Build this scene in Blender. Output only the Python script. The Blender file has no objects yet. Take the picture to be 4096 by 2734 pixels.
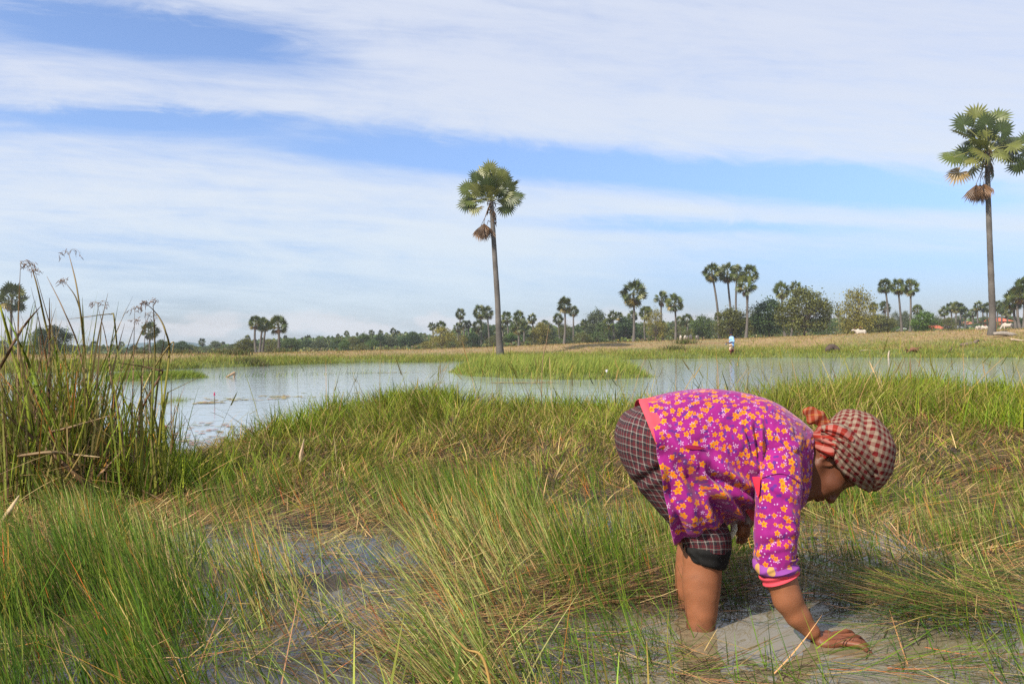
import bpy, math, random
import numpy as np
from mathutils import Vector, Matrix
sc = bpy.context.scene
COL = sc.collection
R = math.radians
PI = math.pi
rng = np.random.default_rng(7)
random.seed(7)

# ---------------------------------------------------------------- camera
CAM_H = 0.85
FPX = 3072.0
ROLL = math.atan(0.0128)
CR, SR = math.cos(ROLL), math.sin(ROLL)
RV = np.array([CR, 0, -SR]); UV_ = np.array([SR, 0, CR]); FV = np.array([0, 1.0, 0])
CAMP = np.array([0, 0, CAM_H])
def W(px, py, d):
    """world point seen at picture point (px,py) (4096 scale), d metres in front"""
    return CAMP + d * (RV * ((px - 2048) / FPX) + UV_ * ((1389 - py) / FPX) + FV)
def hor(px):
    return 1389 - (px - 2048) * 0.0128
def depth_on(px, py, z=0.0):
    k = (RV * ((px - 2048) / FPX) + UV_ * ((1389 - py) / FPX))[2]
    return (z - CAM_H) / k
def G(px, py, z=0.0):
    return W(px, py, depth_on(px, py, z))
def proj(P):
    P = np.asarray(P, float) - CAMP
    d = P[..., 1]
    return 2048 + FPX * (P @ RV) / d, 1389 - FPX * (P @ UV_) / d

cam = bpy.data.cameras.new("camera")
cam.sensor_width = 36; cam.lens = 27; cam.clip_start = 0.05; cam.clip_end = 20000
cam.shift_y = 22 / 4096
camo = bpy.data.objects.new("camera", cam); COL.objects.link(camo)
M = Matrix.Identity(4)
for i in range(3):
    M[i][0] = RV[i]; M[i][1] = UV_[i]; M[i][2] = -FV[i]; M[i][3] = CAMP[i]
camo.matrix_world = M
sc.camera = camo

# ---------------------------------------------------------------- helpers
def sm(x, a, b):
    t = np.clip((np.asarray(x, float) - a) / (b - a), 0, 1)
    return t * t * (3 - 2 * t)
def _h(ix, iy, s):
    n = (ix * 374761393 + iy * 668265263 + s * 974634541) & 0xFFFFFFFF
    n = ((n ^ (n >> 13)) * 1274126177) & 0xFFFFFFFF
    return ((n ^ (n >> 16)) & 0xFFFF) / 65535.0
def vnoise(x, y, s=0):
    x = np.asarray(x, float); y = np.asarray(y, float)
    ix = np.floor(x).astype(np.int64); iy = np.floor(y).astype(np.int64)
    fx = x - ix; fy = y - iy
    fx = fx * fx * (3 - 2 * fx); fy = fy * fy * (3 - 2 * fy)
    a = _h(ix, iy, s); b = _h(ix + 1, iy, s); c = _h(ix, iy + 1, s); d = _h(ix + 1, iy + 1, s)
    return (a * (1 - fx) + b * fx) * (1 - fy) + (c * (1 - fx) + d * fx) * fy
def fbm(x, y, s=0, o=4):
    r = 0; a = 0.5; t = 0
    for i in range(o):
        r = r + a * vnoise(x * 2 ** i, y * 2 ** i, s + i * 17); t += a; a *= 0.5
    return r / t

def mesh_np(name, V, F, mat=None, parent=None, col=None, uv=None, smooth=True):
    """V (n,3); F (m,k) all faces with k corners, or a list of lists; col per vertex; uv per vertex"""
    me = bpy.data.meshes.new(name)
    V = np.ascontiguousarray(V, dtype=np.float32)
    if isinstance(F, list) and len({len(f) for f in F}) > 1:
        me.from_pydata([tuple(v) for v in V.tolist()], [], F)
    else:
        F = np.ascontiguousarray(F, dtype=np.int32)
        m, k = F.shape
        me.vertices.add(len(V)); me.vertices.foreach_set("co", V.ravel())
        me.loops.add(m * k); me.loops.foreach_set("vertex_index", F.ravel())
        me.polygons.add(m)
        me.polygons.foreach_set("loop_start", np.arange(0, m * k, k, dtype=np.int32))
        me.polygons.foreach_set("loop_total", np.full(m, k, dtype=np.int32))
        me.update(calc_edges=True)
    if smooth:
        me.polygons.foreach_set("use_smooth", np.ones(len(me.polygons), dtype=bool))
    if col is not None:
        c = np.ones((len(V), 4), np.float32); c[:, :3] = col
        at = me.color_attributes.new("Col", 'FLOAT_COLOR', 'POINT'); at.data.foreach_set("color", c.ravel())
    if uv is not None:
        vi = np.empty(len(me.loops), np.int32); me.loops.foreach_get("vertex_index", vi)
        ul = me.uv_layers.new(name="UVMap"); ul.data.foreach_set("uv", np.asarray(uv, np.float32)[vi].ravel())
    if mat: me.materials.append(mat)
    o = bpy.data.objects.new(name, me); COL.objects.link(o)
    if parent is not None: o.parent = parent
    return o
def tag(o, label=None, cat=None, group=None, kind=None):
    if label: o["label"] = label
    if cat: o["category"] = cat
    if group: o["group"] = group
    if kind: o["kind"] = kind
    return o
def thing(name, loc, label, cat, group=None, rz=0, s=1.0):
    o = bpy.data.objects.new(name, None); COL.objects.link(o)
    o.empty_display_size = 0.1
    o.location = tuple(float(v) for v in loc); o.rotation_euler = (0, 0, rz); o.scale = (s, s, s)
    return tag(o, label, cat, group)
def attach(name, me, parent, loc=(0, 0, 0), rot=(0, 0, 0), scale=(1, 1, 1), color=None):
    o = bpy.data.objects.new(name, me); COL.objects.link(o)
    o.parent = parent; o.location = tuple(loc); o.rotation_euler = rot; o.scale = scale
    if color is not None: o.color = (*color, 1)
    return o
class MB:
    """collects verts / faces (mixed) with per-vertex colours"""
    def __init__(s): s.v = []; s.f = []; s.c = []; s.n = 0
    def add(s, V, F, c=(1, 1, 1)):
        V = np.asarray(V, float)
        s.v.append(V); s.f += [[i + s.n for i in f] for f in F]
        c = np.asarray(c, float)
        s.c.append(np.broadcast_to(c, (len(V), 3)) if c.ndim == 1 else c); s.n += len(V)
    def box(s, c, h, c3=(1, 1, 1), rz=0):
        V = np.array([[x, y, z] for z in (-1, 1) for y in (-1, 1) for x in (-1, 1)], float) * np.array(h)
        cs, sn = math.cos(rz), math.sin(rz)
        V = np.stack([V[:, 0] * cs - V[:, 1] * sn, V[:, 0] * sn + V[:, 1] * cs, V[:, 2]], 1) + np.array(c)
        s.add(V, [[0, 2, 3, 1], [4, 5, 7, 6], [0, 1, 5, 4], [2, 6, 7, 3], [0, 4, 6, 2], [1, 3, 7, 5]], c3)
    def tube(s, pts, rad, n=8, c=(1, 1, 1), cap=True):
        pts = np.asarray(pts, float); m = len(pts)
        rad = np.broadcast_to(np.asarray(rad, float), (m,))
        T = np.gradient(pts, axis=0); T /= np.linalg.norm(T, axis=1)[:, None] + 1e-9
        ref = np.array([0, 0, 1.0]) if abs(T[0][2]) < 0.9 else np.array([1.0, 0, 0])
        a = np.cross(T, ref); a /= np.linalg.norm(a, axis=1)[:, None] + 1e-9
        b = np.cross(T, a)
        th = np.linspace(0, 2 * PI, n, endpoint=False)
        V = (pts[:, None] + rad[:, None, None] * (a[:, None] * np.cos(th)[None, :, None] + b[:, None] * np.sin(th)[None, :, None])).reshape(-1, 3)
        F = [[i * n + j, i * n + (j + 1) % n, (i + 1) * n + (j + 1) % n, (i + 1) * n + j] for i in range(m - 1) for j in range(n)]
        if cap: F += [list(range(n))[::-1], [(m - 1) * n + j for j in range(n)]]
        c = np.asarray(c, float)
        if c.ndim == 2: c = np.repeat(c, n, axis=0)
        s.add(V, F, c)
    def build(s, name, mat, parent=None, smooth=True):
        V = np.concatenate(s.v); C = np.concatenate(s.c)
        return mesh_np(name, V, s.f if len({len(f) for f in s.f}) > 1 else np.array(s.f), mat, parent, col=C, smooth=smooth)
def catmull(P, n):
    P = np.asarray(P, float); m = len(P)
    t = np.linspace(0, m - 1, n); i = np.clip(t.astype(int), 0, m - 2); f = (t - i)[:, None]
    Q = np.concatenate([[2 * P[0] - P[1]], P, [2 * P[-1] - P[-2]]])
    a, b, c, d = Q[i], Q[i + 1], Q[i + 2], Q[i + 3]
    return 0.5 * (2 * b + (c - a) * f + (2 * a - 5 * b + 4 * c - d) * f ** 2 + (3 * b - a - 3 * c + d) * f ** 3)

# ---------------------------------------------------------------- materials
def newmat(name):
    m = bpy.data.materials.new(name); m.use_nodes = True
    nt = m.node_tree; nt.nodes.clear()
    out = nt.nodes.new("ShaderNodeOutputMaterial")
    return m, nt, out
def N(nt, t, **kw):
    n = nt.nodes.new(t)
    for k, v in kw.items():
        if k == "ins":
            for a, b in v.items(): n.inputs[a].default_value = b
        else: setattr(n, k, v)
    return n
def math_(nt, op, a, b=None, clamp=False):
    n = nt.nodes.new("ShaderNodeMath"); n.operation = op; n.use_clamp = clamp
    for i, v in enumerate((a, b)):
        if v is None: continue
        if isinstance(v, (int, float)): n.inputs[i].default_value = v
        else: nt.links.new(v, n.inputs[i])
    return n.outputs[0]
def mixc(nt, f, a, b, mode='MIX'):
    n = nt.nodes.new("ShaderNodeMix"); n.data_type = 'RGBA'; n.blend_type = mode
    for s, v in ((n.inputs[0], f), (n.inputs[6], a), (n.inputs[7], b)):
        if isinstance(v, (int, float)): s.default_value = v
        elif isinstance(v, tuple): s.default_value = (*v, 1) if len(v) == 3 else v
        else: nt.links.new(v, s)
    return n.outputs[2]
def ramp(nt, f, stops, interp='LINEAR'):
    n = nt.nodes.new("ShaderNodeValToRGB"); n.color_ramp.interpolation = interp
    e = n.color_ramp.elements
    while len(e) < len(stops): e.new(0.5)
    for i, (p, c) in enumerate(stops):
        e[i].position = p; e[i].color = (*c, 1) if len(c) == 3 else c
    nt.links.new(f, n.inputs[0]); return n.outputs[0]
GMUL = 1.18
def colmat(name, rough=0.7, spec=0.3, noise=None, trans=0.0, tint=False, mul=1.0, bump=None, sss=0.0):
    """takes its colour from the mesh's own colour attribute; noise=(scale, amount); trans = share of light let through"""
    m, nt, out = newmat(name)
    at = N(nt, "ShaderNodeAttribute", attribute_name="Col"); c = at.outputs[0]
    if tint:
        oi = N(nt, "ShaderNodeObjectInfo"); c = mixc(nt, 1.0, c, oi.outputs["Color"], 'MULTIPLY')
    if noise:
        tc = N(nt, "ShaderNodeTexCoord")
        no = N(nt, "ShaderNodeTexNoise", ins={"Scale": noise[0], "Detail": 4.0}); nt.links.new(tc.outputs["Object"], no.inputs["Vector"])
        f = math_(nt, 'MULTIPLY_ADD', no.outputs[0], noise[1] * 2); nt.nodes[-1].inputs[2].default_value = 1 - noise[1]
        c = mixc(nt, 1.0, c, f, 'MULTIPLY')
    if mul != 1.0: c = mixc(nt, 1.0, c, (mul, mul, mul), 'MULTIPLY')
    p = N(nt, "ShaderNodeBsdfPrincipled", ins={"Roughness": rough, "Specular IOR Level": spec})
    nt.links.new(c, p.inputs["Base Color"])
    if sss:
        p.inputs["Subsurface Weight"].default_value = sss; p.inputs["Subsurface Radius"].default_value = (0.01, 0.004, 0.002)
        p.inputs["Subsurface Scale"].default_value = 1.0
    if bump:
        tc = N(nt, "ShaderNodeTexCoord")
        no = N(nt, "ShaderNodeTexNoise", ins={"Scale": bump[0], "Detail": 3.0}); nt.links.new(tc.outputs["Object"], no.inputs["Vector"])
        b = N(nt, "ShaderNodeBump", ins={"Strength": 1.0, "Distance": bump[1]}); nt.links.new(no.outputs[0], b.inputs["Height"]); nt.links.new(b.outputs[0], p.inputs["Normal"])
    sh = p.outputs[0]
    if trans:
        t = N(nt, "ShaderNodeBsdfTranslucent"); nt.links.new(c, t.inputs[0])
        mx = N(nt, "ShaderNodeMixShader", ins={0: trans}); nt.links.new(sh, mx.inputs[1]); nt.links.new(t.outputs[0], mx.inputs[2]); sh = mx.outputs[0]
    nt.links.new(sh, out.inputs[0])
    return m
MAT_GRASS = colmat("grass_blade", 0.62, 0.14, trans=0.22, mul=GMUL)
MAT_FOL = colmat("foliage", 0.55, 0.25, trans=0.25, tint=True)
MAT_PALM = colmat("palm_leaf", 0.4, 0.4, trans=0.18, tint=True)
MAT_BARK = colmat("bark", 0.9, 0.1, noise=(9.0, 0.35), tint=True)
MAT_PLAIN = colmat("painted_surface", 0.7, 0.2)
MAT_CLOTH = colmat("plain_cloth", 0.9, 0.05, noise=(60.0, 0.08))
MAT_WOOD = colmat("dead_wood", 0.9, 0.1, noise=(12.0, 0.35))

# ---------------------------------------------------------------- world and sun
SUN_EL, SUN_AZ = R(42), R(-133)          # azimuth from +Y towards +X: the sun stands to the left, a little behind the camera
sd = Vector((math.sin(SUN_AZ) * math.cos(SUN_EL), math.cos(SUN_AZ) * math.cos(SUN_EL), math.sin(SUN_EL)))
sl = bpy.data.lights.new("sun", 'SUN'); sl.energy = 5.0; sl.angle = R(0.6); sl.color = (1.0, 0.90, 0.76)
so = bpy.data.objects.new("sun", sl); COL.objects.link(so)
so.rotation_euler = (-sd).to_track_quat('-Z', 'Y').to_euler()
so.location = (-20, -20, 30)
wd = bpy.data.worlds.new("World"); sc.world = wd; wd.use_nodes = True
nt = wd.node_tree; nt.nodes.clear()
wo = N(nt, "ShaderNodeOutputWorld"); bg = N(nt, "ShaderNodeBackground")
sky = N(nt, "ShaderNodeTexSky"); sky.sky_type = 'NISHITA'; sky.sun_disc = False
sky.sun_elevation = SUN_EL; sky.sun_rotation = SUN_AZ; sky.air_density = 1.0; sky.dust_density = 1.2; sky.ozone_density = 1.4
SKY_K = 0.108
SKYRAW = sky.outputs[0]
tc = N(nt, "ShaderNodeTexCoord"); sx = N(nt, "ShaderNodeSeparateXYZ"); nt.links.new(tc.outputs["Generated"], sx.inputs[0])
X_, Y_, Z_ = sx.outputs
az = math_(nt, 'ARCTAN2', X_, Y_)
hl = math_(nt, 'SQRT', math_(nt, 'ADD', math_(nt, 'MULTIPLY', X_, X_), math_(nt, 'MULTIPLY', Y_, Y_)))
el = math_(nt, 'DIVIDE', Z_, math_(nt, 'MAXIMUM', hl, 0.02))      # tangent of elevation
el = math_(nt, 'DIVIDE', el, math_(nt, 'MAXIMUM', math_(nt, 'COSINE', az), 0.5))      # cloud layers lie level above the pond
def lin(a, ka, b=None, kb=0.0, c=0.0):
    r = math_(nt, 'MULTIPLY', a, ka)
    if b is not None: r = math_(nt, 'ADD', r, math_(nt, 'MULTIPLY', b, kb))
    return math_(nt, 'ADD', r, c)
def gauss(x, s):
    q = math_(nt, 'DIVIDE', x, s); return math_(nt, 'EXPONENT', math_(nt, 'MULTIPLY', math_(nt, 'MULTIPLY', q, q), -1.0))
def cnoise(kx, ky, shear, sc_, det, rough=0.55, off=0.0, dist=0.0):
    cb = N(nt, "ShaderNodeCombineXYZ")
    nt.links.new(lin(az, kx, None, 0, off), cb.inputs[0]); nt.links.new(lin(el, ky, az, shear, off * 0.7), cb.inputs[1])
    n = N(nt, "ShaderNodeTexNoise", ins={"Scale": sc_, "Detail": det, "Roughness": rough, "Distortion": dist}); nt.links.new(cb.outputs[0], n.inputs["Vector"])
    return n.outputs[0]
def smst(x, a, b):
    n = N(nt, "ShaderNodeMapRange", interpolation_type='SMOOTHSTEP', ins={1: a, 2: b}); nt.links.new(x, n.inputs[0]); return n.outputs[0]
blue = mixc(nt, 1.0, SKYRAW, ramp(nt, smst(el, 0.0, 0.30), [(0.0, (0.66, 0.70, 0.92)), (0.45, (0.72, 0.84, 1.12)), (1.0, (1.02, 1.10, 1.32))]), 'MULTIPLY')
n1 = cnoise(1.0, 6.0, 0.55, 2.6, 6.0, 0.55, 1.3, 0.5)
n2 = cnoise(1.0, 11.0, 1.0, 4.5, 7.0, 0.6, 7.7, 0.4)
n3 = cnoise(1.0, 2.6, 0.25, 9.0, 7.0, 0.66, 3.1, 1.2)
n4 = cnoise(1.0, 4.5, 0.9, 3.6, 8.0, 0.62, 11.3, 1.6)
nn = lin(n1, 0.30, n2, 0.28, 0.0); nn = lin(nn, 1.0, n3, 0.18, 0.0); nn = lin(nn, 1.0, n4, 0.24, 0.0)             # 0..1, mean 0.5
wob = lin(n1, 0.035, n3, 0.025, -0.03)
# the clear band that falls to the right, and the clear patch high on the left
b1 = math_(nt, 'MULTIPLY', gauss(lin(math_(nt, 'ADD', el, wob), 1.0, az, 0.098, -0.243), 0.026), smst(az, 0.74, 0.42))
b1 = math_(nt, 'MULTIPLY', b1, lin(smst(az, -0.50, -0.02), 0.80, None, 0, 0.20))
b2 = math_(nt, 'MULTIPLY', gauss(lin(math_(nt, 'ADD', el, wob), 1.0, az, 0.16, -0.345), 0.035), gauss(lin(az, 1.0, None, 0, 0.44), 0.19))
b3 = math_(nt, 'MULTIPLY', gauss(lin(math_(nt, 'ADD', el, wob), 1.0, az, 0.04, -0.285), 0.013), gauss(lin(az, 1.0, None, 0, 0.44), 0.20))
b4 = math_(nt, 'MULTIPLY', gauss(lin(math_(nt, 'ADD', el, wob), 1.0, az, 0.05, -0.165), 0.010), gauss(lin(az, 1.0, None, 0, -0.22), 0.22))
b5 = math_(nt, 'MULTIPLY', smst(el, 0.17, 0.08), smst(az, -0.12, 0.45))
gain = lin(smst(az, 0.05, -0.45), 0.9, None, 0, 1.7)
cov = math_(nt, 'ADD', math_(nt, 'MULTIPLY', lin(nn, 1.0, None, 0, -0.5), gain), lin(smst(az, 0.0, -0.5), -0.10, None, 0, 0.86))
cov = math_(nt, 'SUBTRACT', cov, math_(nt, 'MULTIPLY', b1, 1.05))
cov = math_(nt, 'SUBTRACT', cov, math_(nt, 'MULTIPLY', b2, 1.1))
cov = math_(nt, 'SUBTRACT', cov, math_(nt, 'MULTIPLY', b3, 0.6))
cov = math_(nt, 'SUBTRACT', cov, math_(nt, 'MULTIPLY', b4, 0.55))
cov = math_(nt, 'SUBTRACT', cov, math_(nt, 'MULTIPLY', b5, 0.62))
cov = math_(nt, 'SUBTRACT', cov, math_(nt, 'MULTIPLY', smst(el, 0.14, 0.0), 0.24))
alpha = smst(cov, 0.05, 1.02)
alpha = math_(nt, 'MULTIPLY', alpha, 0.93)
# low cumulus heads near the horizon
cu = cnoise(1.0, 2.2, 0.0, 13.0, 5.0, 0.5, 5.5)
cm = math_(nt, 'MULTIPLY', smst(lin(cu, 1.0, gauss(lin(el, 1.0, None, 0, -0.028), 0.022), 0.30, 0.0), 0.66, 0.80), smst(el, 0.075, 0.03))
cm = math_(nt, 'MULTIPLY', cm, smst(el, 0.006, 0.025))
cloudc = ramp(nt, smst(el, 0.02, 0.42), [(0.0, (0.70, 0.82, 0.92)), (0.35, (0.76, 0.83, 0.91)), (1.0, (0.71, 0.765, 0.895))])
cloudc = mixc(nt, 1.0, cloudc, (0.68 / SKY_K,) * 3, 'MULTIPLY')
res = mixc(nt, alpha, blue, cloudc)
res = mixc(nt, math_(nt, 'MULTIPLY', cm, 0.55), res, (0.55 / SKY_K, 0.54 / SKY_K, 0.565 / SKY_K))
nt.links.new(res, bg.inputs[0]); bg.inputs[1].default_value = SKY_K
nt.links.new(bg.outputs[0], wo.inputs[0])
vs = sc.view_settings; vs.view_transform = 'Standard'; vs.look = 'None'; vs.exposure = 0.60; vs.gamma = 1.0; vs.use_curve_mapping = False
sc.display_settings.display_device = 'sRGB'
sc.render.film_transparent = False
sc.cycles.use_denoising = False; sc.cycles.use_adaptive_sampling = False
sc.cycles.max_bounces = 6; sc.cycles.transparent_max_bounces = 4
# ---------------------------------------------------------------- terrain
FAR_PX = np.array([-1200, 0, 421, 900, 1500, 1800, 2400, 2930, 3300, 4096, 5200], float)
FAR_PY = np.array([1495, 1492, 1486, 1470, 1450, 1448, 1439, 1431, 1432, 1430, 1428], float)
_fp = np.array([G(a, b) for a, b in zip(FAR_PX, FAR_PY)])
def far_shore(X): return np.interp(X, _fp[:, 0], _fp[:, 1])
BASE_PX = np.array([-1500, 0, 400, 900, 1400, 1700, 2000, 2400, 2900, 3300, 3600, 4096, 5500], float)
BASE_PY = np.array([1440, 1428, 1425, 1421, 1409, 1402, 1392, 1376, 1362, 1347, 1336, 1322, 1300], float)
def base_py(px): return np.interp(px, BASE_PX, BASE_PY)
def near_shore(X):
    return np.interp(X, [-9, -4.5, -3.6, -2.9, -2.4, -1.7, 0, 2, 3.5, 6, 12], [5.3, 5.3, 5.3, 5.7, 6.7, 8.0, 8.4, 8.2, 8.5, 8.8, 9.2])
ISL = [G(a, b)[:2] for a, b in ((1770, 1488), (1850, 1505), (2000, 1513), (2200, 1521), (2450, 1519), (2640, 1510), (2560, 1487), (2400, 1472), (2200, 1462), (1950, 1462))]
ISL2 = [G(a, b)[:2] for a, b in ((380, 1528), (600, 1526), (860, 1511), (840, 1500), (600, 1505), (380, 1510))]
ISL3 = [G(a, b)[:2] for a, b in ((622, 1613), (700, 1612), (776, 1604), (760, 1595), (640, 1600))]
def poly_dist(X, Y, P):
    """signed distance to polygon, positive inside"""
    P = np.array(P); Q = np.roll(P, -1, 0); best = np.full(X.shape, 1e9); ins = np.zeros(X.shape, bool)
    for (ax, ay), (bx, by) in zip(P, Q):
        ex, ey = bx - ax, by - ay
        t = np.clip(((X - ax) * ex + (Y - ay) * ey) / (ex * ex + ey * ey), 0, 1)
        best = np.minimum(best, np.hypot(X - ax - t * ex, Y - ay - t * ey))
        c = ((ay > Y) != (by > Y)) & (X < (bx - ax) * (Y - ay) / (by - ay + 1e-12) + ax); ins ^= c
    return np.where(ins, best, -best)
WOM = G(2950, 2520)                         # middle of the muddy pool
def pool_mask(X, Y):
    """1 inside the muddy pool round the woman and its arm to the right"""
    w = 0.22 * (fbm(X * 2.3, Y * 2.3, 5) - 0.5)
    a = np.hypot((X - WOM[0] - 0.02) / 0.74, (Y - WOM[1] + 0.16) / 0.47) + w
    b = np.hypot((X - 1.32) / 0.42, (Y - 2.02) / 0.30) + w
    c = np.hypot((X + 0.75) / 0.52, (Y - 3.25) / 0.38) + w
    d = np.hypot((X + 0.62) / 0.34, (Y - 2.0) / 0.22) + w
    m = np.maximum(sm(1.15 - a, 0, 0.35), sm(1.1 - b, 0, 0.3))
    return np.maximum(m, np.maximum(0.55 * sm(1.1 - c, 0, .4), 0.6 * sm(1.1 - d, 0, .4)))
def terrain(X, Y):
    X = np.asarray(X, float); Y = np.asarray(Y, float)
    px = 2048 + FPX * X / np.maximum(Y, 0.5)
    # near bank
    sn = near_shore(X) + 0.35 * (fbm(X * 0.9, Y * 0.9, 3) - 0.5) - Y
    fg = -0.012 + 0.085 * (fbm(X * 1.7, Y * 1.7, 11) - 0.5) + 0.05 * (fbm(X * 6, Y * 6, 12, 3) - 0.5)
    ridge = sm(Y, 3.6, 6.0) * (0.05 + 0.13 * sm(X, -3.2, -1.2) + 0.05 * sm(X, 1.0, 3.0)) + sm(Y, 3.4, 5) * 0.12 * (fbm(X * 1.1, Y * 1.1, 21) - 0.45)
    ridge = ridge + 0.10 * np.exp(-(((X + 0.75) / 0.7) ** 2 + ((Y - 6.9) / 0.7) ** 2)) + 0.10 * np.exp(-(((X - 2.95) / 0.9) ** 2 + ((Y - 6.6) / 0.9) ** 2))
    zn = fg + ridge - 0.16 * pool_mask(X, Y)
    zn = np.where(Y < 1.2, zn + 0.04, zn)
    zn = zn * sm(sn, 0.0, 0.7) + (-0.5) * (1 - sm(sn, -0.9, 0.35))
    # far land
    s = Y - far_shore(X) - 1.2 * (fbm(X * 0.25, Y * 0.25, 31) - 0.5)
    e = (hor(px) - base_py(px)) / FPX
    L = np.maximum(CAM_H + e * np.clip(Y, 20, 190), 0.10)
    rise = np.where(e > 0.001, sm(s, 0, 12), 0)
    rise = sm(s, 0, 13) * 0.85 + 0.15 * sm(s, 0, 2.0)
    zf = -0.5 * (1 - sm(s, -3, 0.2)) + L * rise + 0.10 * sm(s, 0.5, 4) * (fbm(X * 0.5, Y * 0.5, 33) - 0.5) * (1 + sm(e, 0, .01)) + 0.06 * sm(s, 0, 1.0)
    z = np.where(Y < 14, zn, zf)
    for P, hgt in ((ISL, 0.14), (ISL2, 0.07), (ISL3, 0.04)):
        P = np.array(P); m = (X > P[:, 0].min() - 3) & (X < P[:, 0].max() + 3) & (Y > P[:, 1].min() - 3) & (Y < P[:, 1].max() + 3)
        if m.any():
            dd = poly_dist(X[m], Y[m], P) + 0.25 * (fbm(X[m] * 1.5, Y[m] * 1.5, 41) - 0.5)
            z[m] = np.maximum(z[m], -0.4 + (0.4 + hgt) * sm(dd, -0.8, 0.9))
    return z
ty = np.concatenate([[-40, -15, -6, -2, -0.5, 0.3], np.arange(0.7, 10.2, 0.055), np.geomspace(10.3, 70, 190), np.geomspace(72, 640, 70)])
ua = np.linspace(-1, 1, 401); ta = np.sign(ua) * (0.55 * np.abs(ua) + 0.65 * np.abs(ua) ** 4)
TX = ta[None, :] * (np.maximum(ty, 0.0)[:, None] * 0.92 + 4.0); TY = np.repeat(ty[:, None], len(ta), 1)
TZ = terrain(TX.ravel(), TY.ravel()).reshape(TX.shape)
nr, ncx = TX.shape
ii = np.arange(nr * ncx).reshape(nr, ncx)
TF = np.stack([ii[:-1, :-1], ii[:-1, 1:], ii[1:, 1:], ii[1:, :-1]], -1).reshape(-1, 4)
fx, fy, fz = TX.ravel(), TY.ravel(), TZ.ravel()
def lerp3(a, b, t): return np.asarray(a)[None] * (1 - t[:, None]) + np.asarray(b)[None] * t[:, None]
s_ = fy - far_shore(fx)
gn = fbm(fx * 0.35, fy * 0.35, 51); gn2 = fbm(fx * 0.08, fy * 0.2, 52)
cfar = lerp3((0.24, 0.165, 0.075), (0.19, 0.15, 0.06), sm(gn, 0.35, 0.65))
green = sm(7.0 + 8 * (gn - 0.5) - s_, 0, 4) 
cfar = cfar * (1 - green[:, None]) + np.array([0.10, 0.125, 0.03]) * green[:, None]
bare = sm(gn2, 0.60, 0.68) * sm(s_, 14, 22)
cfar = cfar * (1 - bare[:, None]) + np.array([0.42, 0.30, 0.17]) * bare[:, None]
cnear = lerp3((0.030, 0.022, 0.013), (0.065, 0.046, 0.025), sm(fbm(fx * 5, fy * 5, 55), 0.35, 0.7))
cn2 = sm(fy, 9.5, 13)
TC = cnear * (1 - cn2[:, None]) + cfar * cn2[:, None]
mg, nt, out = newmat("earth")
at = N(nt, "ShaderNodeAttribute", attribute_name="Col"); tc = N(nt, "ShaderNodeTexCoord"); ge = N(nt, "ShaderNodeNewGeometry")
no = N(nt, "ShaderNodeTexNoise", ins={"Scale": 3.0, "Detail": 8.0, "Roughness": 0.7}); nt.links.new(ge.outputs["Position"], no.inputs["Vector"])
c = mixc(nt, 1.0, at.outputs[0], ramp(nt, no.outputs[0], [(0.3, (0.6, 0.6, 0.6)), (0.7, (1.35, 1.3, 1.25))]), 'MULTIPLY')
p = N(nt, "ShaderNodeBsdfPrincipled"); nt.links.new(c, p.inputs["Base Color"])
sx = N(nt, "ShaderNodeSeparateXYZ"); nt.links.new(ge.outputs["Position"], sx.inputs[0])
wet = N(nt, "ShaderNodeMapRange", ins={1: 0.0, 2: 0.09, 3: 0.28, 4: 0.9}); nt.links.new(sx.outputs[2], wet.inputs[0]); nt.links.new(wet.outputs[0], p.inputs["Roughness"])
bp = N(nt, "ShaderNodeBump", ins={"Strength": 0.7, "Distance": 0.03}); nt.links.new(no.outputs[0], bp.inputs["Height"]); nt.links.new(bp.outputs[0], p.inputs["Normal"])
nt.links.new(p.outputs[0], out.inputs[0])
tag(mesh_np("ground", np.stack([fx, fy, fz], 1), TF, mg, col=TC), kind="structure")

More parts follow.
